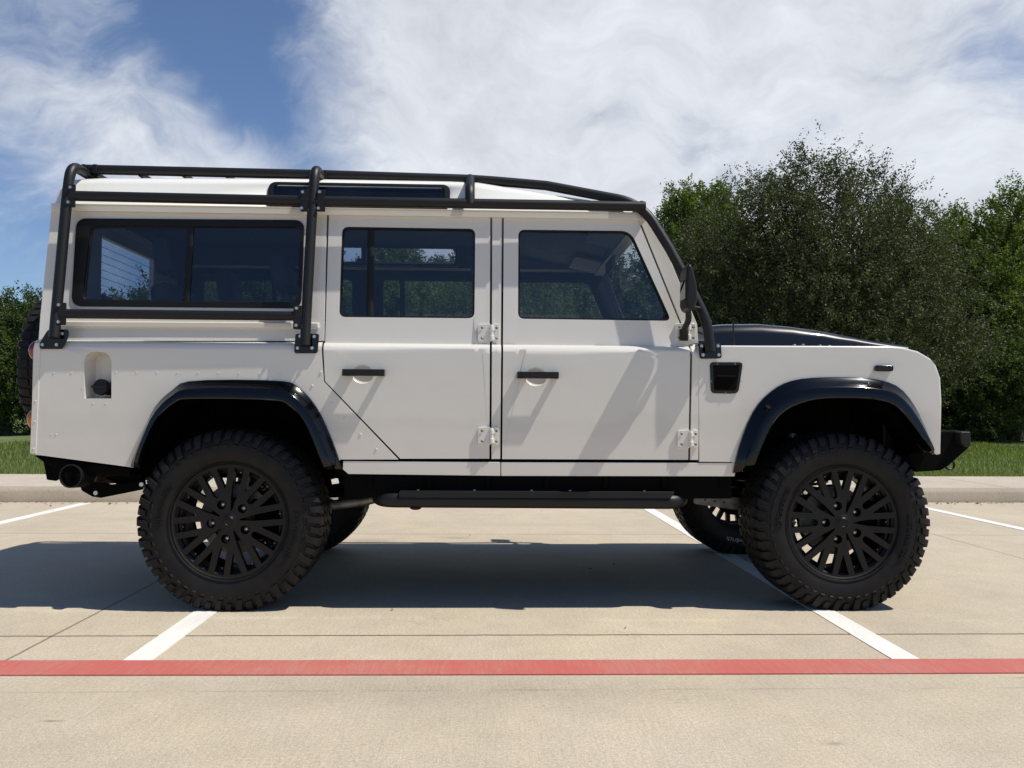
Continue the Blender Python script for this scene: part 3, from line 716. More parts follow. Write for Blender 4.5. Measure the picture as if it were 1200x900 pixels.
# ---- underbody
m = MB()
for y in (.44, 2*YC-.52):
    m.box(P(52, 540, .4).x, xf-.02, y, y+.08, .56, .70)
for x in (.62, 1.45, 2.2): m.box(x-.04, x+.04, .44, 2*YC-.44, .57, .66)
chas = m.build('chassis_rail', MATB, car, bevel=.006)
m = MB(); m.box(S(402, 555)[0], S(860, 555)[0], .055, .12, .505, .68); m.box(S(402, 555)[0], S(860, 555)[0], 2*YC-.12, 2*YC-.055, .505, .68)
m.box(.55, 2.15, .12, 2*YC-.12, .60, .70); m.box(-.85, -.45, .05, 2*YC-.05, .70, .74)
for k in range(7): x = .62+.27*k; m.box(x-.01, x+.01, .042, .06, .55, .61)
m.box(.68, 1.18, 1.25, 1.60, .43, .62)
m.build('underbody', MATB, car, bevel=.004)
m = MB()
for x, dy in ((0, .15), (WB, .18)):
    m.cyl((x, .24, HUBZ), (x, 2*YC-.24, HUBZ), .045, seg=20); m.sphere((x, YC+dy, HUBZ), .15, 20, 12, (.9, .8, 1)); m.cyl((x, .2, HUBZ), (x, .3, HUBZ), .07, .05, 20)
    m.cyl((x, 2*YC-.2, HUBZ), (x, 2*YC-.3, HUBZ), .07, .05, 20)
m.cyl((.1, YC+.15, HUBZ+.02), (1.2, YC, .50), .03); m.cyl((WB-.1, YC+.18, HUBZ+.02), (1.6, YC+.1, .52), .03); m.box(1.15, 1.75, YC-.16, YC+.16, .44, .64)
m.build('axle', MATB, car, smooth=40)
m = MB()
for x in (0, WB):
    for y in (.36, 2*YC-.36):
        pts = []; 
        for k in range(97):
            a = k/96*2*math.pi*5.5; pts.append((x+.065*math.cos(a), y+.065*math.sin(a), HUBZ+.06+.30*k/96))
        m.tube(pts, .008, 8); m.cyl((x-.11, y+.02, HUBZ+.0), (x-.09, y+.04, HUBZ+.40), .022, seg=12)
m.build('suspension_spring', DSTEEL, car, smooth=40)
# radius arms with lightening holes, trailing arms
for y in (.34, 2*YC-.36):
    m = MB(); a = P(815, 584, .34); b = P(872, 592, .34)
    holes = []
    x0, x1 = a.x, WB-.05; z0, z1 = a.z, .405
    dirv = Vector((x1-x0, z1-z0)); ln = dirv.length; dirv /= ln; nn = Vector((-dirv.y, dirv.x))
    out_ = [tuple(Vector((x0, z0))+nn*.028), tuple(Vector((x0, z0))-nn*.028), tuple(Vector((x1, z1))-nn*.032), tuple(Vector((x1, z1))+nn*.032)]
    for k in range(4):
        c = Vector((x0, z0))+dirv*(.05+.048*k); holes.append([(c.x+.006*math.cos(t*math.pi/5), c.y+.006*math.sin(t*math.pi/5)) for t in range(10)])
    panel('radius_arm', rpoly(out_, .01, 3), holes, DSTEEL, car, t=.03, bevel=.002, yf=lambda z, y=y: y, cuts=[])
    m = MB(); p = P(425, 587, .36); m.tube([(.10, y, .40), (p.x, y, p.z), (1.0, y, .56)], .024, 12); m.build('trailing_arm', DSTEEL, car)
# steering damper and track rod
m = MB(); m.cyl((WB+.16, .34, .43), (WB+.16, 2*YC-.34, .43), .016); m.cyl((WB-.16, .34, .38), (WB-.16, 2*YC-.34, .38), .016); m.build('track_rod', DSTEEL, car)
# side steps
for far in (False, True):
    m = MB(); yb = .048; a, b = P(447, 586, yb), P(797, 588, yb)
    pts = [(a.x+.03, .30, a.z+.035), (a.x-.03, .13, a.z+.005), (a.x+.02, yb, a.z), (b.x-.02, yb, b.z), (b.x+.03, .13, b.z+.005), (b.x-.03, .30, b.z+.035)]
    m.tube(pts, .034, 18, fil=.09)
    for x in (.78, 1.9): m.tube([(x, yb, a.z), (x, .45, a.z+.12)], .022, 10)
    p = P(487, 596, yb); m.sphere((p.x, yb, p.z+.004), .018, 10, 6, (1.5, 1, .6))
    if far: m = m.mirrored()
    sp = m.build('side_step', SATB, car, smooth=45)
    m = MB(); a, b = P(468, 577, yb-.02), P(790, 579, yb-.02)
    m.prism(rpoly([(a.x, a.z-.022), (b.x-.02, a.z-.022), (b.x, a.z+.008), (a.x, a.z+.008)], [.008, .0, .004, .008]), yb-.036, yb+.05, mirror=far); m.build('tread_plate', SATB, sp, bevel=.003)
    m = MB()
    for px in (490, 556, 623, 668, 755):
        p = P(px, 574, yb); m.cyl((p.x, yb, a.z+.006), (p.x, yb, a.z+.012), .006, seg=8)
    if far: m = m.mirrored()
    m.build('step_bolt', STEEL, sp)
# exhaust
m = MB(); a = P(82.5, 558, .02); b = P(150, 555, .52)
A = Vector((a.x, .02, a.z)); B = Vector((b.x, .52, b.z)); d = (B-A).normalized()
m.tube([A+d*.03, B, B+Vector((.5, .12, .06))], .045, 20, fil=.12, caps=False)
ex = m.build('exhaust_pipe', RUST, car)
m = MB(); 
for r0, r1, s0, s1 in ((.053, .053, 0, .11), (.053, .046, .11, .14)): m.cyl(A+d*s0, A+d*s1, r0, r1, 28, caps=False)
m.cyl(A+d*.10, A, .048, .048, 28, caps=False); 
t = d.orthogonal().normalized(); u = d.cross(t); n = 28
vs = [A+(t*math.cos(k*2*math.pi/n)+u*math.sin(k*2*math.pi/n))*r for r in (.053, .048) for k in range(n)]; m.add(vs, [(k, k+n, (k+1) % n+n, (k+1) % n) for k in range(n)])
m.cyl(A+d*.095, A+d*.10, .047, .047, 28)
m.build('exhaust_tip', SATB, ex)
# rear underrun, bumperettes, tow gear
m = MB()
lo = SS([(40, 533), (150, 549), (150, 556), (60, 545)])
m.prism([(P(40, 534, .06).x, P(40, 534, .06).z), (P(152, 549, .06).x, P(152, 549, .06).z), (P(152, 556, .06).x, P(152, 556, .06).z-.01), (P(75, 553, .06).x, P(75, 553, .06).z), (P(50, 541, .06).x, P(50, 541, .06).z)], .06, .20)
m.box(P(62, 540, .1).x, P(62, 540, .1).x+.10, .10, 2*YC-.10, .61, .70)
for y in (.22, .32, 1.4, 1.5):
    x = P(60, 548, y).x; m.prism([(x-.04, .66), (x+.05, .66), (x+.045, .575), (x+.02, .56), (x-.02, .565)], y, y+.02)
m.build('rear_crossmember', MATB, car, bevel=.004)
m = MB(); a, b, c = P(93, 572, .16), P(113, 580, .16), P(166, 571, .16)
m.prism([(a.x, a.z+.015), (a.x+.01, a.z-.012), (b.x-.02, b.z-.008), (b.x+.02, b.z-.014), (c.x, c.z-.012), (c.x, c.z+.025), (P(128, 568, .16).x, P(128, 568, .16).z), (P(120, 571, .16).x, P(120, 571, .16).z+.02)], .16, .185)
m.prism([(P(120, 560, .17).x, P(120, 560, .17).z), (P(165, 556, .17).x, P(165, 556, .17).z), (P(167, 572, .17).x, P(167, 572, .17).z), (P(140, 571, .17).x, P(140, 571, .17).z)], .19, .22)
arm = m.build('suspension_bracket', MATB, car, bevel=.003)
m = MB()
for px, py in ((113, 577.5), (166.5, 567.5)): p = P(px, py, .15); m.cyl((p.x, .165, p.z), (p.x, .14, p.z), .010, seg=12)
m.build('bracket_bolt', STEEL, arm)
# front bumper
m = MB(); o = [(1066, 534), (1103, 505.5), (1132, 505), (1138, 507), (1138, 524), (1135, 527), (1112, 547), (1104, 551.5), (1074, 553.5)]
m.prism([(P(x, y, .14).x, P(x, y, .14).z) for x, y in o], .15, 2*YC-.15); bmp = m.build('front_bumper', MATB, car, bevel=.006)
m = MB(); a, b = P(1126, 506, .10), P(1138, 524, .10)
m.prism(rpoly([(a.x, a.z), (b.x, a.z), (b.x, b.z+.004), (b.x-.012, b.z), (a.x, b.z+.02)], .006), .10, .16); m.build('bumper_end_cap', SATB, bmp, bevel=.006)
m = MB(); c = P(1113, 546, .35)
m.tube([(c.x+.024*math.cos(k*math.pi/6), .35, c.z+.004+.022*math.sin(k*math.pi/6)) for k in range(13)], .006, 8, caps=False); m.build('recovery_ring', SATB, bmp)

# ---- wheels
def profile_pt(u):
    """tyre shell: u 0..1 from outer bead to inner bead, (y, r)"""
    pass
TR = .414; TW = .285
prof = [(.232, .030), (.250, .012), (.275, .002), (.305, -.006), (.335, -.006), (.360, .000), (.378, .010), (.396, .020), (.4045, .042), (.4085, .075), (.409, .1425)]
prof = prof + [(r, TW-y) for r, y in prof[:-1][::-1]]
prof = [(r, y+.004) for r, y in prof]
def tyre_mesh():
    m = MB(); m.lathe(prof, 96, flip=True)
    # bead ridge rings on the sidewall
    for r0 in (.262,):
        m.lathe([(r0-.0025, .0075 if r0 < .3 else .0015), (r0-.001, .0035 if r0 < .3 else -.0025), (r0+.001, .003 if r0 < .3 else -.0025), (r0+.0025, .0055 if r0 < .3 else .0015)], 96, flip=True)
    NL = 52; rng = random.Random(3)
    def solid(path, th0, dth, skew):
        """block that follows a path of (y, r, base r, base y); width dth about angle th0"""
        vs = []
        for k, (y, r, yb, rb) in enumerate(path):
            s = skew[k]
            wk = dth*(1 if k < 2 else (.92 if k == 2 else .8))
            for th, rr, yy in ((th0+s-wk/2+.004, r, y), (th0+s+wk/2-.004, r, y), (th0+s+wk/2, rb, yb), (th0+s-wk/2, rb, yb)):
                vs.append((rr*math.cos(th), yy+.004, rr*math.sin(th)))
        n = len(path); fs = []
        for i in range(n-1):
            for j in range(4): fs.append((i*4+j, (i+1)*4+j, (i+1)*4+(j+1) % 4, i*4+(j+1) % 4))
        fs += [(0, 1, 2, 3), tuple((n-1)*4+j for j in (3, 2, 1, 0))]
        m.add(vs, fs)
    pitch = 2*math.pi/NL
    for side in (0, 1):
        for k in range(NL):
            th = (k+.5*side)*pitch + rng.uniform(-.004, .004)
            long_ = k % 2 == 0
            deep = .350 if long_ else .366
            path = [(.070, TR, .070, .406), (.040, TR-.001, .044, .406), (.014 if long_ else .020, TR-.005, .024, .397), (.002 if long_ else .008, .396 if long_ else .398, .012, .386),
                    (-.006 if long_ else -.001, (deep+.396)/2, .004, (deep+.39)/2), (-.010 if long_ else -.004, deep, .000, deep+.002)]
            sk = [0, 0, .004, .016, .022 if long_ else .016, .040 if long_ else .03]
            if side: path = [(TW-a, b, TW-c, d) for a, b, c, d in path]
            solid(path, th, pitch*rng.uniform(.72, .84), sk if not side else [-s for s in sk])
            # small biter rib on the sidewall
            pb = [(.000, .349, .002, .349), (-.007, .346, .0, .346), (-.009, .340, -.002, .340), (-.005, .334, -.002, .334)]
            if side: pb = [(TW-a, b, TW-c, d) for a, b, c, d in pb]
            solid(pb, th+(.03 if not side else -.03), pitch*.55, [0, .01, .02, .03])
    for row, (ya, yb_) in enumerate(((.078, .108), (.112, .138), (.147, .173), (.177, .207))):
        for k in range(NL):
            th = (k+.5*(row % 2)+.25)*pitch
            sg = 1 if row % 2 else -1
            pa = [(ya, TR-.0005, ya, .400), ((ya+yb_)/2, TR, (ya+yb_)/2, .400), (yb_, TR, yb_, .400)]
            solid(pa, th, pitch*(.62 if k % 2 else .74), [0, .022*sg, .008*sg])
    for p in m.v:
        if p.z < -HUBZ+.001: p.z = -HUBZ+.001
    return m
def text_ring(body, r, th_mid, size, y0, y1, inner=False, ext=.0015):
    """raised letters bent round the sidewall; read from outside"""
    cu = bpy.data.curves.new('t', 'FONT'); cu.body = body; cu.size = size; cu.extrude = 0.001; cu.space_character = 1.08; cu.offset = .0004
    to = bpy.data.objects.new('t', cu); col.objects.link(to); bpy.context.view_layer.update()
    me = bpy.data.meshes.new_from_object(to.evaluated_get(bpy.context.evaluated_depsgraph_get()))
    bpy.data.objects.remove(to)
    xs = [v.co.x for v in me.vertices]; xm = (min(xs)+max(xs))/2; vs = []
    for v in me.vertices:
        th = th_mid-(v.co.x-xm)/r; rr = r+v.co.y-size*.35; y = y0 if v.co.z > 0 else y1
        if inner: th = math.pi-th; 
        vs.append((rr*math.cos(th), y, rr*math.sin(th)))
    fs = [tuple(p.vertices) for p in me.polygons]; bpy.data.meshes.remove(me)
    return vs, fs
def wheel_proto():
    wv = empty('wheel', (0, 0, 0), car)
    ty = tyre_mesh().build('tyre', RUB, wv, smooth=32)
    m = MB()
    for body, th, sz in (('BFGoodrich', R_(165), .040), ('All-Terrain T/A', R_(-12), .036)):
        v, f = text_ring(body, .305, th, sz*.9, -.0062, .003); m.add(v, [t for t in f])
    m.build('sidewall_lettering', RUB, wv, smooth=0)
    m = MB()
    for body, th, sz in (('BFGoodrich', R_(-90), .040), ('All-Terrain T/A', R_(90), .036)):
        v, f = text_ring(body, .312, th, sz, TW+.0165, TW+.008, inner=True); m.add(v, f)
    m.build('pale_lettering', PALEL, wv, smooth=0)
    # rim
    rim = empty('spin', (0, 0, 0))
    RR = .2475
    def loc(ax, t, s):   # along the axis t (in rim radii), sideways s
        c, sn = math.cos(ax), math.sin(ax); return (RR*(t*c-s*sn), RR*(t*sn+s*c))
    holes = []; SL = R_(44)
    for k in range(10):
        ax = SL+k*math.pi/5
        if k % 2 == 0:   # slot that ends at a nut pocket
            holes.append(rpoly([loc(ax, .972, -.090), loc(ax, .972, .090), loc(ax, .52, .062), loc(ax, .47, .035), loc(ax, .47, -.035), loc(ax, .52, -.062)], .003, 2))
            holes.append([tuple(Vector(loc(ax, .325, 0))+Vector((.0205*math.cos(t*math.pi/10), .0205*math.sin(t*math.pi/10)))) for t in range(20)])
        else:
            holes.append(rpoly([loc(ax, .972, -.090), loc(ax, .972, .090), loc(ax, .46, .055), loc(ax, .19, .012), loc(ax, .19, -.012), loc(ax, .46, -.055)], .003, 2))
        at_ = ax+math.pi/10
        holes.append(rpoly([loc(at_, .585, 0), loc(at_, .962, .108), loc(at_, .975, 0), loc(at_, .962, -.108)], [.003, .004, 0, .004], 2))
    ring = [(RR*1.02*math.cos(t*math.pi/40), RR*1.02*math.sin(t*math.pi/40)) for t in range(80)]
    # dished face: y depends on the radius, set after filling
    loops = [ring]+holes; flat = [p for l in loops for p in l]
    tris = tessellate_polygon([[Vector((x, z, 0)) for x, z in l] for l in loops])
    bm = bmesh.new(); vs = [bm.verts.new((x, 0, z)) for x, z in flat]
    for q in tris:
        try: bm.faces.new([vs[i] for i in q])
        except ValueError: pass
    bmesh.ops.dissolve_limit(bm, angle_limit=R_(1), verts=bm.verts, edges=bm.edges)
    for f in bm.faces:
        f.normal_update()
        if f.normal.y > 0: f.normal_flip()
    o = finish('rim_face', bm, RIMB, wv, smooth=25); o.location.y = .017
    s = o.modifiers.new('thick', 'SOLIDIFY'); s.thickness = .030; s.offset = -1
    b = o.modifiers.new('bevel', 'BEVEL'); b.width = .0030; b.segments = 2; b.limit_method = 'ANGLE'; b.angle_limit = R_(50); b.harden_normals = True
    face = o
    m = MB()
    m.lathe([(.258, .020), (.2585, .012), (.2555, .010), (.2535, .016), (.250, .045), (.238, .062), (.228, .080), (.222, .12), (.222, .20), (.236, .23), (.252, .262), (.252, .272)], 96, flip=False)
    m.lathe([(.252, .272), (.262, .268), (.258, .15), (.260, .05), (.258, .020)], 96)
    m.build('rim_barrel', RIMB, wv, smooth=45)
    m = MB(); m.lathe([(.0, .010), (.020, .010), (.024, .0112), (.026, .0135), (.033, .014), (.036, .016), (.037, .024)], 40); m.lathe([(.0215, .0105), (.020, .0088), (.017, .0088), (.0155, .0105)], 40)
    cc_ = m.build('centre_cap', RIMB, wv, smooth=40)
    nuts = MB(); rv = MB()
    for k in range(5):
        ax = SL+k*2*math.pi/5; x, z = loc(ax, .325, 0)
        nuts.cyl((x, .062, z), (x, .040, z), .0095, seg=6); nuts.sphere((x, .040, z), .0085, 10, 6, (1, .6, 1))
    for k in range(10):
        ax = SL+k*math.pi/5; x, z = loc(ax, .885, 0); rv.sphere((x, .055, z), .0042, 8, 5, (1, .8, 1))
    nb = nuts.build('wheel_nut', STEEL, wv, smooth=30); rb = rv.build('rim_bolt', DSTEEL2, wv)
    m = MB(); m.lathe([(.06, .058), (.085, .060), (.10, .075), (.0, .075)], 40); m.lathe([(.222, .055), (.232, .05), (.236, .062), (.215, .060)], 64)
    hb = m.build('hub_flange', RIMB, wv)
    m = MB(); m.lathe([(.05, .11), (.16, .112), (.16, .135), (.05, .137)], 48); m.lathe([(0, .075), (.055, .075), (.055, .11)], 32); m.build('brake_disc', DSTEEL, wv)
    m = MB(); m.box(.08, .195, .085, .165, -.09, .09); m.lathe([(.0, .15), (.165, .15), (.165, .155), (.0, .155)], 48); m.build('brake_caliper', MATB, wv, bevel=.012)
    bpy.data.objects.remove(rim)
    return wv
DSTEEL2 = mat('rim_bolt_steel', (.35, .35, .36), .4, 1.0)
W0 = wheel_proto()
SPIN = ('rim_face', 'centre_cap', 'wheel_nut', 'rim_bolt', 'hub_flange')
def place_wheel(wv, loc, rz, spin):
    wv.location = loc; wv.rotation_euler = (0, 0, rz)
    for c in wv.children:
        if c.name.split('.')[0] in SPIN: c.rotation_euler = (0, spin, 0)
def copy_part(src):
    n = src.copy(); col.objects.link(n); n.parent = car
    for c in src.children:
        d = c.copy(); col.objects.link(d); d.parent = n
    return n
place_wheel(W0, (0, 0, HUBZ), 0, 0)
place_wheel(copy_part(W0), (WB, 0, HUBZ), 0, R_(8))
place_wheel(copy_part(W0), (0, 2*YC, HUBZ), math.pi, R_(20))
place_wheel(copy_part(W0), (WB, 2*YC, HUBZ), math.pi, R_(31))
spw = copy_part(W0); spw.name = 'spare_wheel'; place_wheel(spw, (xr-.395, .95, 1.13), -math.pi/2, R_(15))
m = MB(); m.box(xr-.10, xr, .85, 1.05, 1.03, 1.24); m.cyl((xr-.30, .95, 1.13), (xr, .95, 1.13), .06); m.build('spare_carrier', SATB, car, bevel=.006)

# ---- outside roll cage
cage = empty('roll_cage', (0, 0, 0), car)
TRR = .0232
def v3(px, py, y): p = P(px, py, y); return (p.x, y, p.z)
def both(name, mb, mt, par, **k):
    mb.build(name, mt, par, **k); mb.mirrored().build(name, mt, par, **k)
YT1, YT2 = .245, .062
# rear hoop and middle hoop, each one tube right over the roof
for nm, pts in (('rear', [v3(63.5, 396, -.008), v3(66, 367, .012), v3(79, 226, YT2)]), ('mid', [v3(357.5, 405, -.008), v3(359, 370, .016), v3(367, 226, YT2)])):
    tp = P(88 if nm == 'rear' else 370, 198.5 if nm == 'rear' else 202, .16)
    x = pts[-1][0]; zt_ = tp.z
    half = [Vector(p) for p in pts]+[Vector((x+.003, .085, zt_-.02 if False else zt_))]
    far_ = [Vector((p.x, 2*YC-p.y, p.z)) for p in half][::-1]
    path = half+far_
    m = MB(); m.tube(path, TRR, 18, fil=[0, .1, .05, .13, .13, .05, .1, 0]); m.build('hoop_tube', SATB, cage, smooth=50)
m = MB()   # upper side rail running down beside the windscreen to the wing
zr_ = P(120, 199, YT1).z
front = [v3(98, 198.5, YT1), v3(365, 204.5, YT1), v3(560, 210.5, YT1), v3(640, 217.5, .215), v3(752, 238.5, .085), v3(785, 292, .045), v3(808, 335, .015), v3(829, 378, -.008), v3(832.5, 412, -.010)]
m.tube(front, TRR, 18, fil=[0, 0, .12, 0, .12, 0, 0, .12, 0]); both('upper_rail', m, SATB, cage, smooth=50)
m = MB(); m.tube([v3(82, 229.5, YT2), v3(365, 235.5, YT2), v3(756, 242, YT2+.012)], TRR, 18); both('gutter_rail', m, SATB, cage, smooth=50)
m = MB(); m.tube([v3(70, 367.5, .012), v3(355, 370.5, .016)], TRR*.93, 18); both('lower_rail', m, SATB, cage, smooth=50)
m = MB(); m.tube([v3(551, 240, YT2), v3(550.5, 222, .075), (P(551, 209, YT1).x, YT1, P(551, 209.5, YT1).z)], TRR, 18, fil=.09); both('rail_stub', m, SATB, cage, smooth=50)
for k, px in enumerate((112, 165, 215, 265, 317)):
    a = v3(px, 201, YT1); m = MB(); m.tube([(a[0], a[1], a[2]-.012), (a[0], 2*YC-YT1, a[2]-.012)], .015, 10); m.build('roof_slat', SATB, cage)
m = MB(); a = v3(556, 211, YT1); m.tube([a, (a[0], 2*YC-YT1, a[2])], TRR*.9, 14); a = v3(752, 240, .085); m.tube([(a[0], .09, a[2]), (a[0], 2*YC-.09, a[2])], TRR*.9, 14); m.build('cross_tube', SATB, cage, smooth=50)
# clamps and bolts
bolt = MB(); cl = MB()
def clamp(pxa, pya, pxb, pyb, y, bolts):
    a, b = P(pxa, pya, y), P(pxb, pyb, y)
    cl.prism(rpoly([(a.x, b.z), (b.x, b.z), (b.x, a.z), (a.x, a.z)], .006, 3), y-.004, y+.006)
    for bx, by in bolts:
        p = P(bx, by, y); bolt.cyl((p.x, y-.003, p.z), (p.x, y-.012, p.z), .0082, .0075, 6); bolt.cyl((p.x, y-.012, p.z), (p.x, y-.016, p.z), .0045, seg=8)
clamp(77, 216, 88, 243, YT2-.016, [(83.5, 220), (81, 237.5)])
clamp(352.5, 222, 362, 248, YT2-.018, [(355, 225.5), (354, 244.5)]); clamp(372, 222, 381, 248, YT2-.018, [(375, 225.5), (373.5, 244.5)])
clamp(64, 354.5, 77, 381, -.002, [(70, 357.5), (69.5, 377.5)]); clamp(344, 358, 354, 386, .0, [(348, 361.5), (347.5, 381.5)])
both('tube_clamp', cl, SATB, cage, bevel=.002)
cl = MB(); 
for px0, py0 in ((99, 193), (112, 193)): p = P(px0, py0, YT1-.02); cl.box(-.010, .010, -.005, .006, -.02, .02, at=(p.x, YT1-.026, p.z-.02))
for px0, py0 in ((365, 200), (381, 200)): p = P(px0, py0, YT1-.02); cl.box(-.010, .010, -.005, .006, -.02, .02, at=(p.x, YT1-.026, p.z-.02))
both('top_clamp', cl, SATB, cage, bevel=.002)
cl = MB()
def plate(pts, bolts, y=Y0-.012, th=.008):
    cl.prism(rpoly([(P(x, q, y).x, P(x, q, y).z) for x, q in pts], .012, 4), y, y+th)
    for bx, by in bolts:
        p = P(bx, by, y); bolt.cyl((p.x, y, p.z), (p.x, y-.007, p.z), .0088, .008, 6); bolt.cyl((p.x, y-.007, p.z), (p.x, y-.011, p.z), .0048, seg=8)
plate([(56, 386), (80, 386), (80, 394), (73, 409), (46, 409), (46, 402)], [(73.5, 391), (67, 404), (50.5, 404)])
plate([(346, 391), (374, 391), (372, 414), (344.5, 414)], [(352, 394), (368.5, 394.5), (366, 408), (349, 408)], Y0-.010)
plate([(817.5, 402), (845, 402), (846, 420), (820.5, 420.5)], [(823.5, 416), (842, 416), (822, 405.5), (841, 405.5)])
cl.prism([(P(820, 404, 0).x, zt-.002), (P(845, 404, 0).x, zt-.002), (P(845, 404, 0).x, zt+.005), (P(820, 404, 0).x, zt+.005)], Y0-.008, .10)
both('mounting_plate', cl, GLOSSB, cage, bevel=.002); both('cage_bolt', bolt, STEEL, cage, smooth=30)

# ---- door mirror on its arm
MIRR = mat('mirror_silver', (.12, .13, .14), .03, 1.0)
mr_ = empty('door_mirror', (0, 0, 0), car)
for far in (False, True):
    ym = -.075
    pr = [(804, 314), (807.5, 308), (811.5, 314), (816.5, 335), (817, 352), (813, 364), (806, 363.5), (803, 356), (803.5, 335)]
    m = MB(); m.prism([(P(x, y, ym-.05).x, P(x, y, ym-.05).z) for x, y in pr], ym-.065, ym+.065, mirror=far)
    m.build('mirror_housing', SATB, mr_, smooth=50, bevel=.014, seg=3)
    m = MB(); a, b, c, d_ = (P(806, 360, ym+.02), P(809, 375, -.02), P(803, 385, Y0), P(803.5, 397, Y0))
    m.tube([(a.x, ym+.02, a.z), (b.x-.01, -.035, b.z), (c.x, .045, c.z), (d_.x, .062, d_.z)], .014, 10, fil=.04)
    m.prism([(d_.x-.018, d_.z-.006), (d_.x+.018, d_.z-.006), (c.x+.018, c.z), (c.x-.018, c.z)], .048, .070)
    m.tube([(a.x, ym+.03, a.z+.01), (P(818, 366, .0).x, -.03, P(818, 362, 0).z)], .007, 8)
    if far: m = m.mirrored()
    m.build('mirror_arm', SATB, mr_, bevel=0)
    m = MB(); q = [(P(x, y, ym-.05).x, P(x, y, ym-.05).z) for x, y in ((804.4, 328), (804.2, 350))]
    m.add([(q[0][0]-.004, ym-.045, q[0][1]), (q[0][0]-.004, ym+.05, q[0][1]), (q[1][0]-.004, ym+.05, q[1][1]), (q[1][0]-.004, ym-.045, q[1][1])], [(0, 1, 2, 3)])
    if far: m = m.mirrored()
    m.build('mirror_glass', MIRR, mr_, smooth=0)

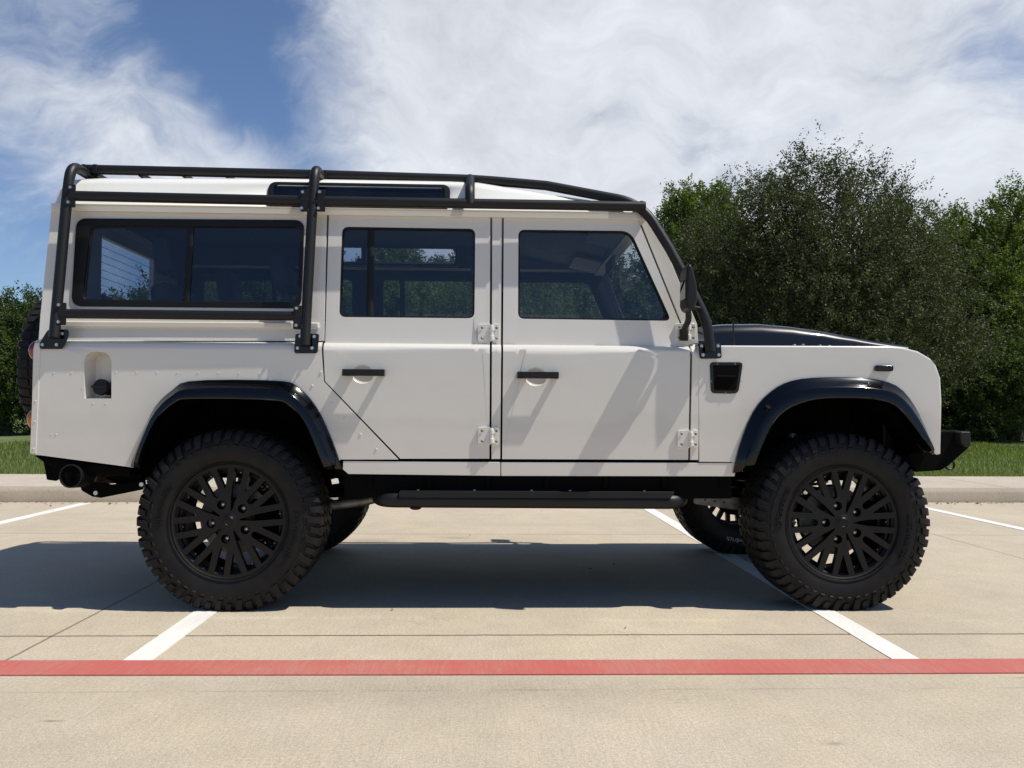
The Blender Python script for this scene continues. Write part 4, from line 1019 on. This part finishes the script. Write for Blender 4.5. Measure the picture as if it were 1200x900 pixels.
# ------------------------------------------------------------------ ground materials
def concrete(name, base, joints=True, broom=True):
    m = bpy.data.materials.new(name); m.use_nodes = True; t = m.node_tree; b = t.nodes['Principled BSDF']
    c = N('ShaderNodeTexCoord', t); P_ = c.outputs['Object']
    def noise(scale, det=5, vec=P_, ro=.55):
        n = N('ShaderNodeTexNoise', t); L(vec, n.inputs['Vector'], t); n.inputs['Scale'].default_value = scale; n.inputs['Detail'].default_value = det; n.inputs['Roughness'].default_value = ro; return n.outputs['Fac']
    def rng_(v, a, b_, c_, d_):
        r = N('ShaderNodeMapRange', t); L(v, r.inputs[0], t)
        for i, x in enumerate((a, b_, c_, d_)): r.inputs[i+1].default_value = x
        return r.outputs[0]
    mpn = N('ShaderNodeMapping', t); L(P_, mpn.inputs[0], t); mpn.inputs['Scale'].default_value = (1, .05, 1)
    str_ = noise(130, 4, mpn.outputs[0], .7)                  # broomed streaks
    big = noise(.8, 5); mid = noise(5, 6, ro=.65); fine = noise(220, 3, ro=.7); speck = noise(70, 2)
    tone = mth('MULTIPLY', mth('MULTIPLY', rng_(big, .3, .7, .90, 1.08), rng_(mid, .3, .7, .93, 1.06), tree=t), mth('MULTIPLY', rng_(fine, .3, .7, .72, 1.24), rng_(str_, .3, .7, .93, 1.06), tree=t), tree=t)
    dirt = rng_(mth('ADD', mth('MULTIPLY', noise(1.6, 6, ro=.7), .7, tree=t), mth('MULTIPLY', speck, .45, tree=t), tree=t), .66, .80, 0, .22)
    tone = mth('MULTIPLY', tone, mth('SUBTRACT', 1, dirt, tree=t), tree=t)
    pit = rng_(noise(48, 1), .20, .25, .72, 1.0); tone = mth('MULTIPLY', mth('MULTIPLY', tone, pit, tree=t), rng_(noise(85, 5, ro=.8), .32, .68, .78, 1.18), tree=t)
    h = mth('ADD', mth('MULTIPLY', str_, .5, tree=t), mth('MULTIPLY', fine, .6, tree=t), tree=t)
    if joints:
        sp = N('ShaderNodeSeparateXYZ', t); L(P_, sp.inputs[0], t)
        wob = mth('MULTIPLY', mth('SUBTRACT', noise(9, 4), .5, tree=t), .012, tree=t)
        def line(coord, pos, hw, k, w_=wob):
            d = mth('ABSOLUTE', mth('SUBTRACT', mth('ADD', sp.outputs[coord], w_, tree=t), pos, tree=t), tree=t)
            return rng_(d, hw*.5, hw*1.3, k, 1.0)
        nb = rng_(noise(3.5, 3), .35, .62, .62, 1)            # faded stretches
        for cd_, pos, hw, k in ((1, -.388, .007, .15), (1, 2.385, .008, .5), (0, -.562, .0065, .42), (0, 4.54, .006, .45), (1, 4.42, .006, .6), (1, -5.3, .005, .4), (0, -5.66, .005, .4), (0, 9.6, .005, .4)):
            ln = line(cd_, pos, hw, k); tone = mth('MULTIPLY', tone, ln, tree=t); h = mth('MULTIPLY', h, ln, tree=t)
        ln = line(1, -1.052, .006, .80); ln2 = mth('MAXIMUM', ln, nb, tree=t); tone = mth('MULTIPLY', tone, ln2, tree=t)
        # worn scuffed patch ahead of the red line
        dx_ = mth('DIVIDE', mth('SUBTRACT', sp.outputs[0], 1.15, tree=t), 1.0, tree=t); dy_ = mth('DIVIDE', mth('SUBTRACT', sp.outputs[1], -1.05, tree=t), .16, tree=t)
        e = mth('POWER', 2.718, mth('MULTIPLY', mth('ADD', mth('MULTIPLY', dx_, dx_, tree=t), mth('MULTIPLY', dy_, dy_, tree=t), tree=t), -1.0, tree=t), tree=t)
        sc1 = mth('MULTIPLY', e, rng_(fine, .48, .62, 0, .55), tree=t); tone = mth('MULTIPLY', tone, mth('SUBTRACT', 1, sc1, tree=t), tree=t)
        # drips and rubbed-in tyre marks
        for ox, oy, orx, ory, k_ in ((.35, 2.05, .16, .09, .35), (.95, 2.2, .1, .05, .3), (1.5, 2.9, .5, .12, .12), (3.3, 2.6, .4, .2, .15), (-1.6, 3.2, .5, .15, .14), (2.1, -1.5, .03, .012, .3), (-.1, -1.3, .025, .006, .5), (3.05, -.95, .09, .01, .35), (.2, -.1, .5, .03, -.10), (-.75, .05, .2, .06, -.14), (1.9, -.15, .35, .02, -.12)):
            ax_ = mth('DIVIDE', mth('SUBTRACT', sp.outputs[0], ox, tree=t), orx, tree=t); ay_ = mth('DIVIDE', mth('SUBTRACT', sp.outputs[1], oy, tree=t), ory, tree=t)
            e = mth('POWER', 2.718, mth('MULTIPLY', mth('ADD', mth('MULTIPLY', ax_, ax_, tree=t), mth('MULTIPLY', ay_, ay_, tree=t), tree=t), -1.0, tree=t), tree=t)
            e = mth('MULTIPLY', e, rng_(mid, .35, .6, .35, 1.2), tree=t)
            tone = mth('MULTIPLY', tone, mth('SUBTRACT', 1, mth('MULTIPLY', e, k_, tree=t), tree=t), tree=t)
        # chalky scrape marks
        m3 = N('ShaderNodeMapping', t); L(P_, m3.inputs[0], t); m3.inputs['Scale'].default_value = (.9, 16, 1)
        scr = rng_(noise(1.3, 5, m3.outputs[0], .6), .66, .72, 0, .28)
        band = mth('POWER', 2.718, mth('MULTIPLY', mth('POWER', mth('DIVIDE', mth('SUBTRACT', sp.outputs[1], -.2, tree=t), .25, tree=t), 2, tree=t), -1, tree=t), tree=t)
        tone = mth('ADD', tone, mth('MULTIPLY', scr, band, tree=t), tree=t)
    v = N('ShaderNodeVectorMath', t, operation='SCALE'); 
    cr = N('ShaderNodeMix', t, data_type='RGBA'); L(rng_(noise(2.3, 5), .3, .7, 0, 1), cr.inputs['Factor'], t); cr.inputs['A'].default_value = (*base, 1); cr.inputs['B'].default_value = (base[0]*.98, base[1]*.99, base[2]*1.05, 1)
    L(cr.outputs['Result'], v.inputs[0], t); L(tone, v.inputs['Scale'], t); L(v.outputs[0], b.inputs['Base Color'], t)
    b.inputs['Roughness'].default_value = .82; b.inputs['Specular IOR Level'].default_value = .35
    bp = N('ShaderNodeBump', t); bp.inputs['Distance'].default_value = .0016; bp.inputs['Strength'].default_value = 1; L(h, bp.inputs['Height'], t); L(bp.outputs[0], b.inputs['Normal'], t)
    return m
CONC = concrete('broomed_concrete', (.465, .398, .292)); WALKC = concrete('pavement_concrete', (.46, .40, .315), False); KERBC = concrete('weathered_kerb_concrete', (.34, .285, .21), False)
def paint(name, base, wear=.35):
    m = bpy.data.materials.new(name); m.use_nodes = True; t = m.node_tree; b = t.nodes['Principled BSDF']
    c = N('ShaderNodeTexCoord', t); n = N('ShaderNodeTexNoise', t); L(c.outputs['Object'], n.inputs['Vector'], t); n.inputs['Scale'].default_value = 160; n.inputs['Detail'].default_value = 4; n.inputs['Roughness'].default_value = .75
    mp = N('ShaderNodeMapping', t); L(c.outputs['Object'], mp.inputs[0], t); mp.inputs['Scale'].default_value = (1, .08, 1)
    n3 = N('ShaderNodeTexNoise', t); L(mp.outputs[0], n3.inputs['Vector'], t); n3.inputs['Scale'].default_value = 120
    n2 = N('ShaderNodeTexNoise', t); L(c.outputs['Object'], n2.inputs['Vector'], t); n2.inputs['Scale'].default_value = 3; n2.inputs['Detail'].default_value = 5
    s = mth('ADD', mth('ADD', mth('MULTIPLY', n.outputs['Fac'], .45, tree=t), mth('MULTIPLY', n3.outputs['Fac'], .3, tree=t), tree=t), mth('MULTIPLY', n2.outputs['Fac'], .35, tree=t), tree=t)
    r = N('ShaderNodeMapRange', t); L(s, r.inputs[0], t); r.inputs[1].default_value = .50; r.inputs[2].default_value = .68; r.inputs[3].default_value = 0; r.inputs[4].default_value = wear
    mx_ = N('ShaderNodeMix', t, data_type='RGBA'); L(r.outputs[0], mx_.inputs['Factor'], t); mx_.inputs['A'].default_value = (*base, 1); mx_.inputs['B'].default_value = (.40, .34, .27, 1)
    L(mx_.outputs['Result'], b.inputs['Base Color'], t); b.inputs['Roughness'].default_value = .7
    bp = N('ShaderNodeBump', t); bp.inputs['Distance'].default_value = .001; L(n.outputs['Fac'], bp.inputs['Height'], t); L(bp.outputs[0], b.inputs['Normal'], t)
    return m
WPAINT = paint('worn_white_road_paint', (.70, .69, .65), .30); RPAINT = paint('worn_red_road_paint', (.44, .105, .085), .32)
LAWN = mat('soil_under_grass', (.10, .13, .04), .95, bump=(40, .02, 5), tint=(3, .3))

# ------------------------------------------------------------------ setting
def sheet(name, pts, z, mt, kind='structure'):
    m = MB(); m.add([(x, y, z) for x, y in pts], [tuple(range(len(pts)))]); o = m.build(name, mt, None, smooth=0); tag(o, kind=kind); return o
tag(sheet('ground', [(-400, -400), (400, -400), (400, 400), (-400, 400)], -.02, LAWN), kind='structure')
kerb = lambda x: 4.60+.026*x
o = sheet('parking_lot', [(-30, -30), (40, -30), (40, kerb(40)), (-30, kerb(-30))], 0, CONC)
for nm, x0, x1, y0, y1 in (('stall_line', -.145, -.042, -.735, 4.38), ('stall_line', 2.643, 2.746, -.755, 4.45), ('stall_line', -2.70, -2.60, -.735, 4.33), ('stall_line', 5.37, 5.47, -.755, 4.5), ('stall_line', -5.44, -5.34, -.735, 4.25), ('stall_line', 8.12, 8.22, -.755, 4.6)):
    n = 24; m = MB()
    v = [(x0, y0+(y1-y0)*k/n, .003) for k in range(n+1)]+[(x1, y0+(y1-y0)*k/n, .003) for k in range(n+1)]
    m.add(v, [(k, k+n+1, k+n+2, k+1) for k in range(n)]); o = tag(m.build(nm, WPAINT, None, smooth=0), kind='structure'); q = o.modifiers.new('film', 'SOLIDIFY'); q.thickness = .005; q.offset = -1
m = MB(); n = 80; ys = lambda x, e: (-.728 if e else -.892)-.004*math.sin(x*1.1)-.0085*x*.6
v = [(-15+40*k/n, ys(-15+40*k/n, 0), .0045) for k in range(n+1)]+[(-15+40*k/n, ys(-15+40*k/n, 1), .0045) for k in range(n+1)]
m.add(v, [(k, k+1, k+n+2, k+n+1) for k in range(n)]); o = tag(m.build('red_line', RPAINT, None, smooth=0), kind='structure'); q = o.modifiers.new('film', 'SOLIDIFY'); q.thickness = .0055; q.offset = -1
# rolled kerb and pavement, one moulded slab each
n = 40; xs = [-30+70*k/n for k in range(n+1)]
prof_k = [(0, -.02), (0, .012), (.02, .045), (.035, .095), (.055, .118), (.085, .130), (.20, .134)]
m = MB(); v = [(x, kerb(x)-.09+a, z) for x in xs for a, z in prof_k]; k = len(prof_k)
m.add(v, [(i*k+j, (i+1)*k+j, (i+1)*k+j+1, i*k+j+1) for i in range(n) for j in range(k-1)]); tag(m.build('kerb', KERBC, None, smooth=60), kind='structure')
m = MB(); joints = [-30+1.53*k for k in range(46)]
for a, b in zip(joints, joints[1:]):
    a2, b2 = a+.006, b-.006
    m.add([(a2, kerb(a2)+.116, .134), (b2, kerb(b2)+.116, .134), (b2, kerb(b2)+1.60, .142), (a2, kerb(a2)+1.60, .142), (a2, kerb(a2)+.116, .0), (b2, kerb(b2)+.116, .0), (b2, kerb(b2)+1.60, .0), (a2, kerb(a2)+1.60, .0)],
          [(0, 1, 2, 3), (0, 4, 5, 1), (1, 5, 6, 2), (2, 6, 7, 3), (3, 7, 4, 0)])
tag(m.build('pavement', WALKC, None, smooth=0, bevel=.004), kind='structure')
lawn0 = lambda x: kerb(x)+1.60
def lawn_z(x, y): d = y-lawn0(x); return .12 + .004*d + .03*math.sin(x*.35+1)*min(1, max(0, d)/6)*math.sin(y*.2)
m = MB(); nx, ny = 70, 40; v = []
for j in range(ny+1):
    for i in range(nx+1):
        x = -35+90*i/nx; y = lawn0(x)-.05+(55*(j/ny)**1.6); v.append((x, y, lawn_z(x, y)))
m.add(v, [(j*(nx+1)+i, j*(nx+1)+i+1, (j+1)*(nx+1)+i+1, (j+1)*(nx+1)+i) for j in range(ny) for i in range(nx)]); tag(m.build('lawn', LAWN, None, smooth=60), kind='structure')

# grass blades
def leafmat(name, base, rough=.45, trans=.35, var=.35):
    m = bpy.data.materials.new(name); m.use_nodes = True; t = m.node_tree; b = t.nodes['Principled BSDF']; out = t.nodes['Material Output']
    at = N('ShaderNodeAttribute', t, attribute_name='tint'); 
    r = N('ShaderNodeMapRange', t); L(at.outputs['Fac'], r.inputs[0], t); r.inputs[3].default_value = 1-var; r.inputs[4].default_value = 1+var
    v = N('ShaderNodeVectorMath', t, operation='SCALE'); v.inputs[0].default_value = base; L(r.outputs[0], v.inputs['Scale'], t)
    L(v.outputs[0], b.inputs['Base Color'], t); b.inputs['Roughness'].default_value = rough; b.inputs['Specular IOR Level'].default_value = .18
    tl = N('ShaderNodeBsdfTranslucent', t); v2 = N('ShaderNodeVectorMath', t, operation='MULTIPLY'); L(v.outputs[0], v2.inputs[0], t); v2.inputs[1].default_value = (1.5, 1.7, .7); L(v2.outputs[0], tl.inputs[0], t)
    mi = N('ShaderNodeMixShader', t); mi.inputs[0].default_value = trans; L(b.outputs[0], mi.inputs[1], t); L(tl.outputs[0], mi.inputs[2], t); L(mi.outputs[0], out.inputs[0], t)
    return m
def fastmesh(name, V, F, nper, tint, mt):
    me = bpy.data.meshes.new(name); nf = len(F)
    me.vertices.add(len(V)); me.vertices.foreach_set('co', V.astype(np.float32).ravel())
    me.loops.add(nf*nper); me.loops.foreach_set('vertex_index', F.astype(np.int32).ravel())
    me.polygons.add(nf); me.polygons.foreach_set('loop_start', np.arange(0, nf*nper, nper, dtype=np.int32))
    me.update(calc_edges=True)
    if tint is not None:
        a = me.attributes.new('tint', 'FLOAT', 'FACE'); a.data.foreach_set('value', tint.astype(np.float32))
    me.materials.append(mt); o = bpy.data.objects.new(name, me); col.objects.link(o); return o
GRASS = leafmat('lawn_grass', (.17, .205, .065), .6, .35, .4)
rg = np.random.default_rng(5)
nb = 150000
X = rg.uniform(-9, 14, nb); D_ = (rg.random(nb)**1.7)*17; Yg = 4.60+.026*X+1.60-.03+D_
keep = np.ones(nb, bool)
hgt = rg.uniform(.035, .075, nb)*(1+.03*D_); ang = rg.uniform(0, 2*np.pi, nb); wd = .004+.0009*D_
lean = rg.uniform(-.03, .03, (nb, 2))
Zg = .12+.004*D_+.03*np.sin(X*.35+1)*np.minimum(1, D_/6)*np.sin(Yg*.2)
b0 = np.stack([X-np.cos(ang)*wd, Yg-np.sin(ang)*wd, Zg-.005], 1); b1 = np.stack([X+np.cos(ang)*wd, Yg+np.sin(ang)*wd, Zg-.005], 1); tp = np.stack([X+lean[:, 0], Yg+lean[:, 1], Zg+hgt], 1)
V = np.concatenate([b0, b1, tp]); F = np.stack([np.arange(nb), np.arange(nb)+nb, np.arange(nb)+2*nb], 1)
g = fastmesh('grass', V, F, 3, rg.random(nb), GRASS); tag(g, kind='stuff')

# ------------------------------------------------------------------ trees
BARK = mat('tree_bark', (.085, .07, .055), .9, bump=(25, .03, 5), tint=(6, .3))
OAK = leafmat('olive_oak_leaf', (.066, .076, .034), .6, .18, .55)
BRIGHT = leafmat('bright_green_leaf', (.098, .132, .030), .6, .34, .45)
MIDG = leafmat('mid_green_leaf', (.056, .082, .022), .6, .28, .5)
def tree(name, label, base, height, rx, ry, lf, nleaf=42000, lsize=.07, crown_lo=.12, seed=1, twig=.6, sprigs=0.15, group='trees beyond the lawn', hollow=.35, lobes=9, taper=.3):
    r = np.random.default_rng(seed); x0, y0, z0 = base
    root = empty(name, base); tag(root, label, 'tree', group)
    zc = height*(crown_lo+1)/2; rz = height*(1-crown_lo)/2
    # crown lobes: uneven bulges
    lb = []
    for k in range(lobes):
        a = r.uniform(0, 2*np.pi); h = r.uniform(-.85, .92); q = np.sqrt(max(0, 1-h*h))*r.uniform(.62, .86)
        lb.append((np.cos(a)*q*rx, np.sin(a)*q*ry, zc+h*rz*.82, r.uniform(.19, .34)))
    lb.append((0, 0, zc, .62))
    ntw = max(60, nleaf//34); pts = []; dirs = []
    per = np.array([l[3]**2 for l in lb]); per /= per.sum()
    for k, l in enumerate(lb):
        n = int(ntw*per[k])+1
        d = r.normal(size=(n, 3)); d /= np.linalg.norm(d, axis=1)[:, None]
        rad = (hollow+(1-hollow)*r.random(n)**.45)[:, None]
        s = np.array([rx*l[3], ry*l[3], rz*l[3]*1.0])
        pts.append(np.array(l[:3])+d*rad*s*(1+.18*r.normal(size=(n, 1)))); dirs.append(d)
    pts = np.concatenate(pts); dirs = np.concatenate(dirs)
    pts[:, 2] = np.clip(pts[:, 2], height*crown_lo*.6+r.random(len(pts))*.5, None)
    hi = np.percentile(pts[:, 2], 99.7)+twig*.5; pts[:, 2] *= height/hi; pts[:, 0] *= rx/np.percentile(np.abs(pts[:, 0]), 98.5); pts[:, 1] *= ry/np.percentile(np.abs(pts[:, 1]), 98.5)
    zr_ = np.clip(pts[:, 2]/height, 0, 1); tpz = 1-taper*np.clip(zr_-.45, 0, 1)/.55; pts[:, 0] *= tpz; pts[:, 1] *= tpz
    dirs = dirs*.8+np.array([0, 0, .45])+.35*r.normal(size=dirs.shape); dirs /= np.linalg.norm(dirs, axis=1)[:, None]
    ln = twig*r.uniform(.5, 1.2, len(pts)); big = r.random(len(pts)) < sprigs; ln[big] *= 1.7
    nl = 34; T = r.random((len(pts), nl, 1)); A = pts[:, None, :]+dirs[:, None, :]*ln[:, None, None]*T
    A = A+r.normal(size=A.shape)*.065*(twig/.6)
    A = A.reshape(-1, 3); n = len(A)
    # leaf: a folded diamond of two triangles (quad)
    u = r.normal(size=(n, 3)); u /= np.linalg.norm(u, axis=1)[:, None]; w_ = r.normal(size=(n, 3)); w_ -= u*(u*w_).sum(1)[:, None]; w_ /= np.linalg.norm(w_, axis=1)[:, None]
    s = (lsize*r.uniform(.6, 1.25, n))[:, None]
    V = np.stack([A-u*s*.5, A+w_*s*.24, A+u*s*.5, A-w_*s*.24], 1).reshape(-1, 3)
    F = np.arange(4*n).reshape(-1, 4); tint = np.clip(.5+.22*r.normal(size=n)+np.repeat(.12*r.normal(size=len(pts)), nl), 0, 1)
    c = fastmesh('crown', V, F, 4, tint, lf); c.parent = root
    # trunk and limbs
    m = MB(); tr = .035*height**.9
    top = height*.8; m.tube([(0, 0, -.1), (r.uniform(-.1, .1), 0, height*.2), (r.uniform(-.25, .25), r.uniform(-.2, .2), height*.5), (r.uniform(-.3, .3), r.uniform(-.3, .3), top)], [tr*1.25, tr, tr*.6, tr*.15], 10)
    idx = r.choice(len(pts), 46, replace=False)
    for i in idx:
        e = pts[i]; h0 = min(top*.85, max(height*.10, e[2]*r.uniform(.35, .7))); s0 = Vector((0, 0, h0)); md = Vector((e[0]*.55, e[1]*.55, h0+(e[2]-h0)*.45)); rr = tr*r.uniform(.18, .42)
        m.tube([s0, md, Vector(e)], [rr, rr*.6, rr*.2], 6)
    tm = m; m = MB()
    for i in r.choice(len(pts), min(len(pts), 260), replace=False):
        a = Vector(pts[i]); b_ = a+Vector(dirs[i])*float(ln[i]); m.tube([a-Vector(dirs[i])*.25, b_], [.010, .003], 4)
    tag(m.build('twigs', BARK, root, smooth=60), kind='stuff'); t = tm.build('trunk', BARK, root, smooth=60)
    return root
def at_tree(px, depthY): p = P(px, 516, depthY); return (p.x, depthY, lawn_z(p.x, depthY)-.05)
def hgt_(py, Y, px=600): return P(px, py, Y).z-.2
def T(label, px, Y, py_top, wpx, lf, **k):
    b = at_tree(px, Y); sc_ = (Y+CD)/FPX; tree(k.pop('name', 'leafy_tree'), label, b, hgt_(py_top, Y, px)-b[2], wpx*sc_/2, wpx*sc_/2*.8, lf, **k)
T('large olive green oak with pointed sprigs at its top, tallest tree right of the windscreen', 950, 15.0, 184, 345, OAK, name='oak_tree', nleaf=250000, lsize=.064, crown_lo=.02, seed=23, twig=.42, sprigs=.12, lobes=52, taper=.12)
T('bright green tree seen between the sloping cage tube and the big oak', 815, 20.5, 214, 170, BRIGHT, nleaf=110000, lsize=.09, seed=12, lobes=26, crown_lo=.04, twig=.40)
T('broad green tree standing right of the oak, its top lower than the oak', 1085, 21.5, 244, 210, BRIGHT, nleaf=120000, lsize=.09, seed=13, lobes=30, crown_lo=.03, twig=.40)
T('tall broad green tree at the right edge of the photo', 1190, 21.0, 224, 240, BRIGHT, nleaf=150000, lsize=.09, seed=14, lobes=34, crown_lo=.03, twig=.40)
T('low dark bushy tree under the oak beside the front bumper', 1030, 18.0, 330, 260, OAK, name='bushy_tree', nleaf=90000, lsize=.075, seed=15, crown_lo=.0, lobes=24, twig=.40)
T('low dark bushy tree at the far right behind the lawn', 1165, 19.5, 380, 260, MIDG, name='bushy_tree', nleaf=80000, lsize=.08, seed=16, crown_lo=.0, lobes=24, twig=.40)
T('mid green tree at the left edge behind the spare wheel', 8, 19.5, 332, 130, MIDG, nleaf=60000, lsize=.08, seed=17, crown_lo=.02, lobes=18, twig=.40)
T('pale green tree standing behind the rear corner of the vehicle', 95, 20.5, 345, 170, BRIGHT, nleaf=60000, lsize=.09, seed=18, crown_lo=.02, lobes=18, twig=.4)
T('tree seen dimly through the rear side window, left of the window divider', 215, 21.0, 320, 190, MIDG, nleaf=70000, lsize=.09, seed=19, crown_lo=.02, lobes=18, twig=.4)
T('tall thin topped tree whose leaves peep over the roof beside the middle hoop', 340, 19.5, 212, 170, MIDG, nleaf=80000, lsize=.09, seed=20, crown_lo=.02, lobes=20, twig=.4)
T('tree seen through the rear door window', 480, 20.5, 262, 230, BRIGHT, nleaf=100000, lsize=.09, seed=21, crown_lo=.02, lobes=24, twig=.4)
T('tree seen through the front door window, behind the steering wheel', 640, 20.0, 268, 260, MIDG, nleaf=100000, lsize=.09, seed=22, crown_lo=.02, lobes=24, twig=.4)
for i, (px, Y, py, wp, lb_) in enumerate(((870, 26, 262, 320, 'dark background tree far behind the big oak'), (1130, 27, 262, 340, 'dark background tree far behind the right hand trees'), (-60, 25, 345, 260, 'dark background tree just outside the left edge'), (1300, 24, 240, 260, 'dark background tree just outside the right edge'), (540, 27, 280, 380, 'dark background tree far behind the middle of the vehicle'), (300, 27, 300, 300, 'dark background tree far behind the rear side window'), (715, 27, 280, 300, 'dark background tree far behind the windscreen'))):
    T(lb_, px, Y, py, wp, MIDG, nleaf=80000, lsize=.13, seed=40+i, crown_lo=.0, lobes=20)
# shaded undergrowth along the wood's edge
m = np.random.default_rng(77); n = 90000
Xu = m.uniform(-26, 34, n); Yu = 21.5+m.uniform(-.8, 5, n)+.12*Xu+.6*np.sin(Xu*.9); Zu = .1+m.random(n)**1.4*(1.9+.6*np.sin(Xu*1.3)+.4*np.sin(Xu*3.1))
A = np.stack([Xu, Yu, Zu], 1); u = m.normal(size=(n, 3)); u /= np.linalg.norm(u, axis=1)[:, None]; w_ = m.normal(size=(n, 3)); w_ -= u*(u*w_).sum(1)[:, None]; w_ /= np.linalg.norm(w_, axis=1)[:, None]
s = .12*m.uniform(.6, 1.3, (n, 1)); V = np.stack([A-u*s*.5, A+w_*s*.26, A+u*s*.5, A-w_*s*.26], 1).reshape(-1, 3)
g = fastmesh('undergrowth', V, np.arange(4*n).reshape(-1, 4), 4, m.random(n), MIDG); tag(g, kind='stuff')

# dry leaves and grit in the gutter and on the slabs
r2 = np.random.default_rng(9); n = 900
Xl = r2.uniform(-8, 13, n); off = np.abs(r2.normal(0, .10, n)); Yl = 4.60+.026*Xl-.11-off; sc_ = r2.random(n) < .10
Yl[sc_] = r2.uniform(-1.6, 4.3, sc_.sum()); Zl = np.full(n, .004)+r2.random(n)*.004
a = r2.uniform(0, 2*np.pi, n); ls = r2.uniform(.006, .022, n); ls[sc_] *= .6
A = np.stack([Xl, Yl, Zl], 1); u = np.stack([np.cos(a), np.sin(a), .15*r2.normal(size=n)], 1); w_ = np.stack([-np.sin(a), np.cos(a), .3*r2.normal(size=n)], 1)
V = np.stack([A-u*ls[:, None], A+w_*ls[:, None]*.5+np.array([0, 0, .004]), A+u*ls[:, None], A-w_*ls[:, None]*.5], 1).reshape(-1, 3)
LIT = leafmat('dry_leaf', (.13, .085, .045), .8, .1, .5)
g = fastmesh('fallen_leaves', V, np.arange(4*n).reshape(-1, 4), 4, r2.random(n), LIT); tag(g, kind='stuff')
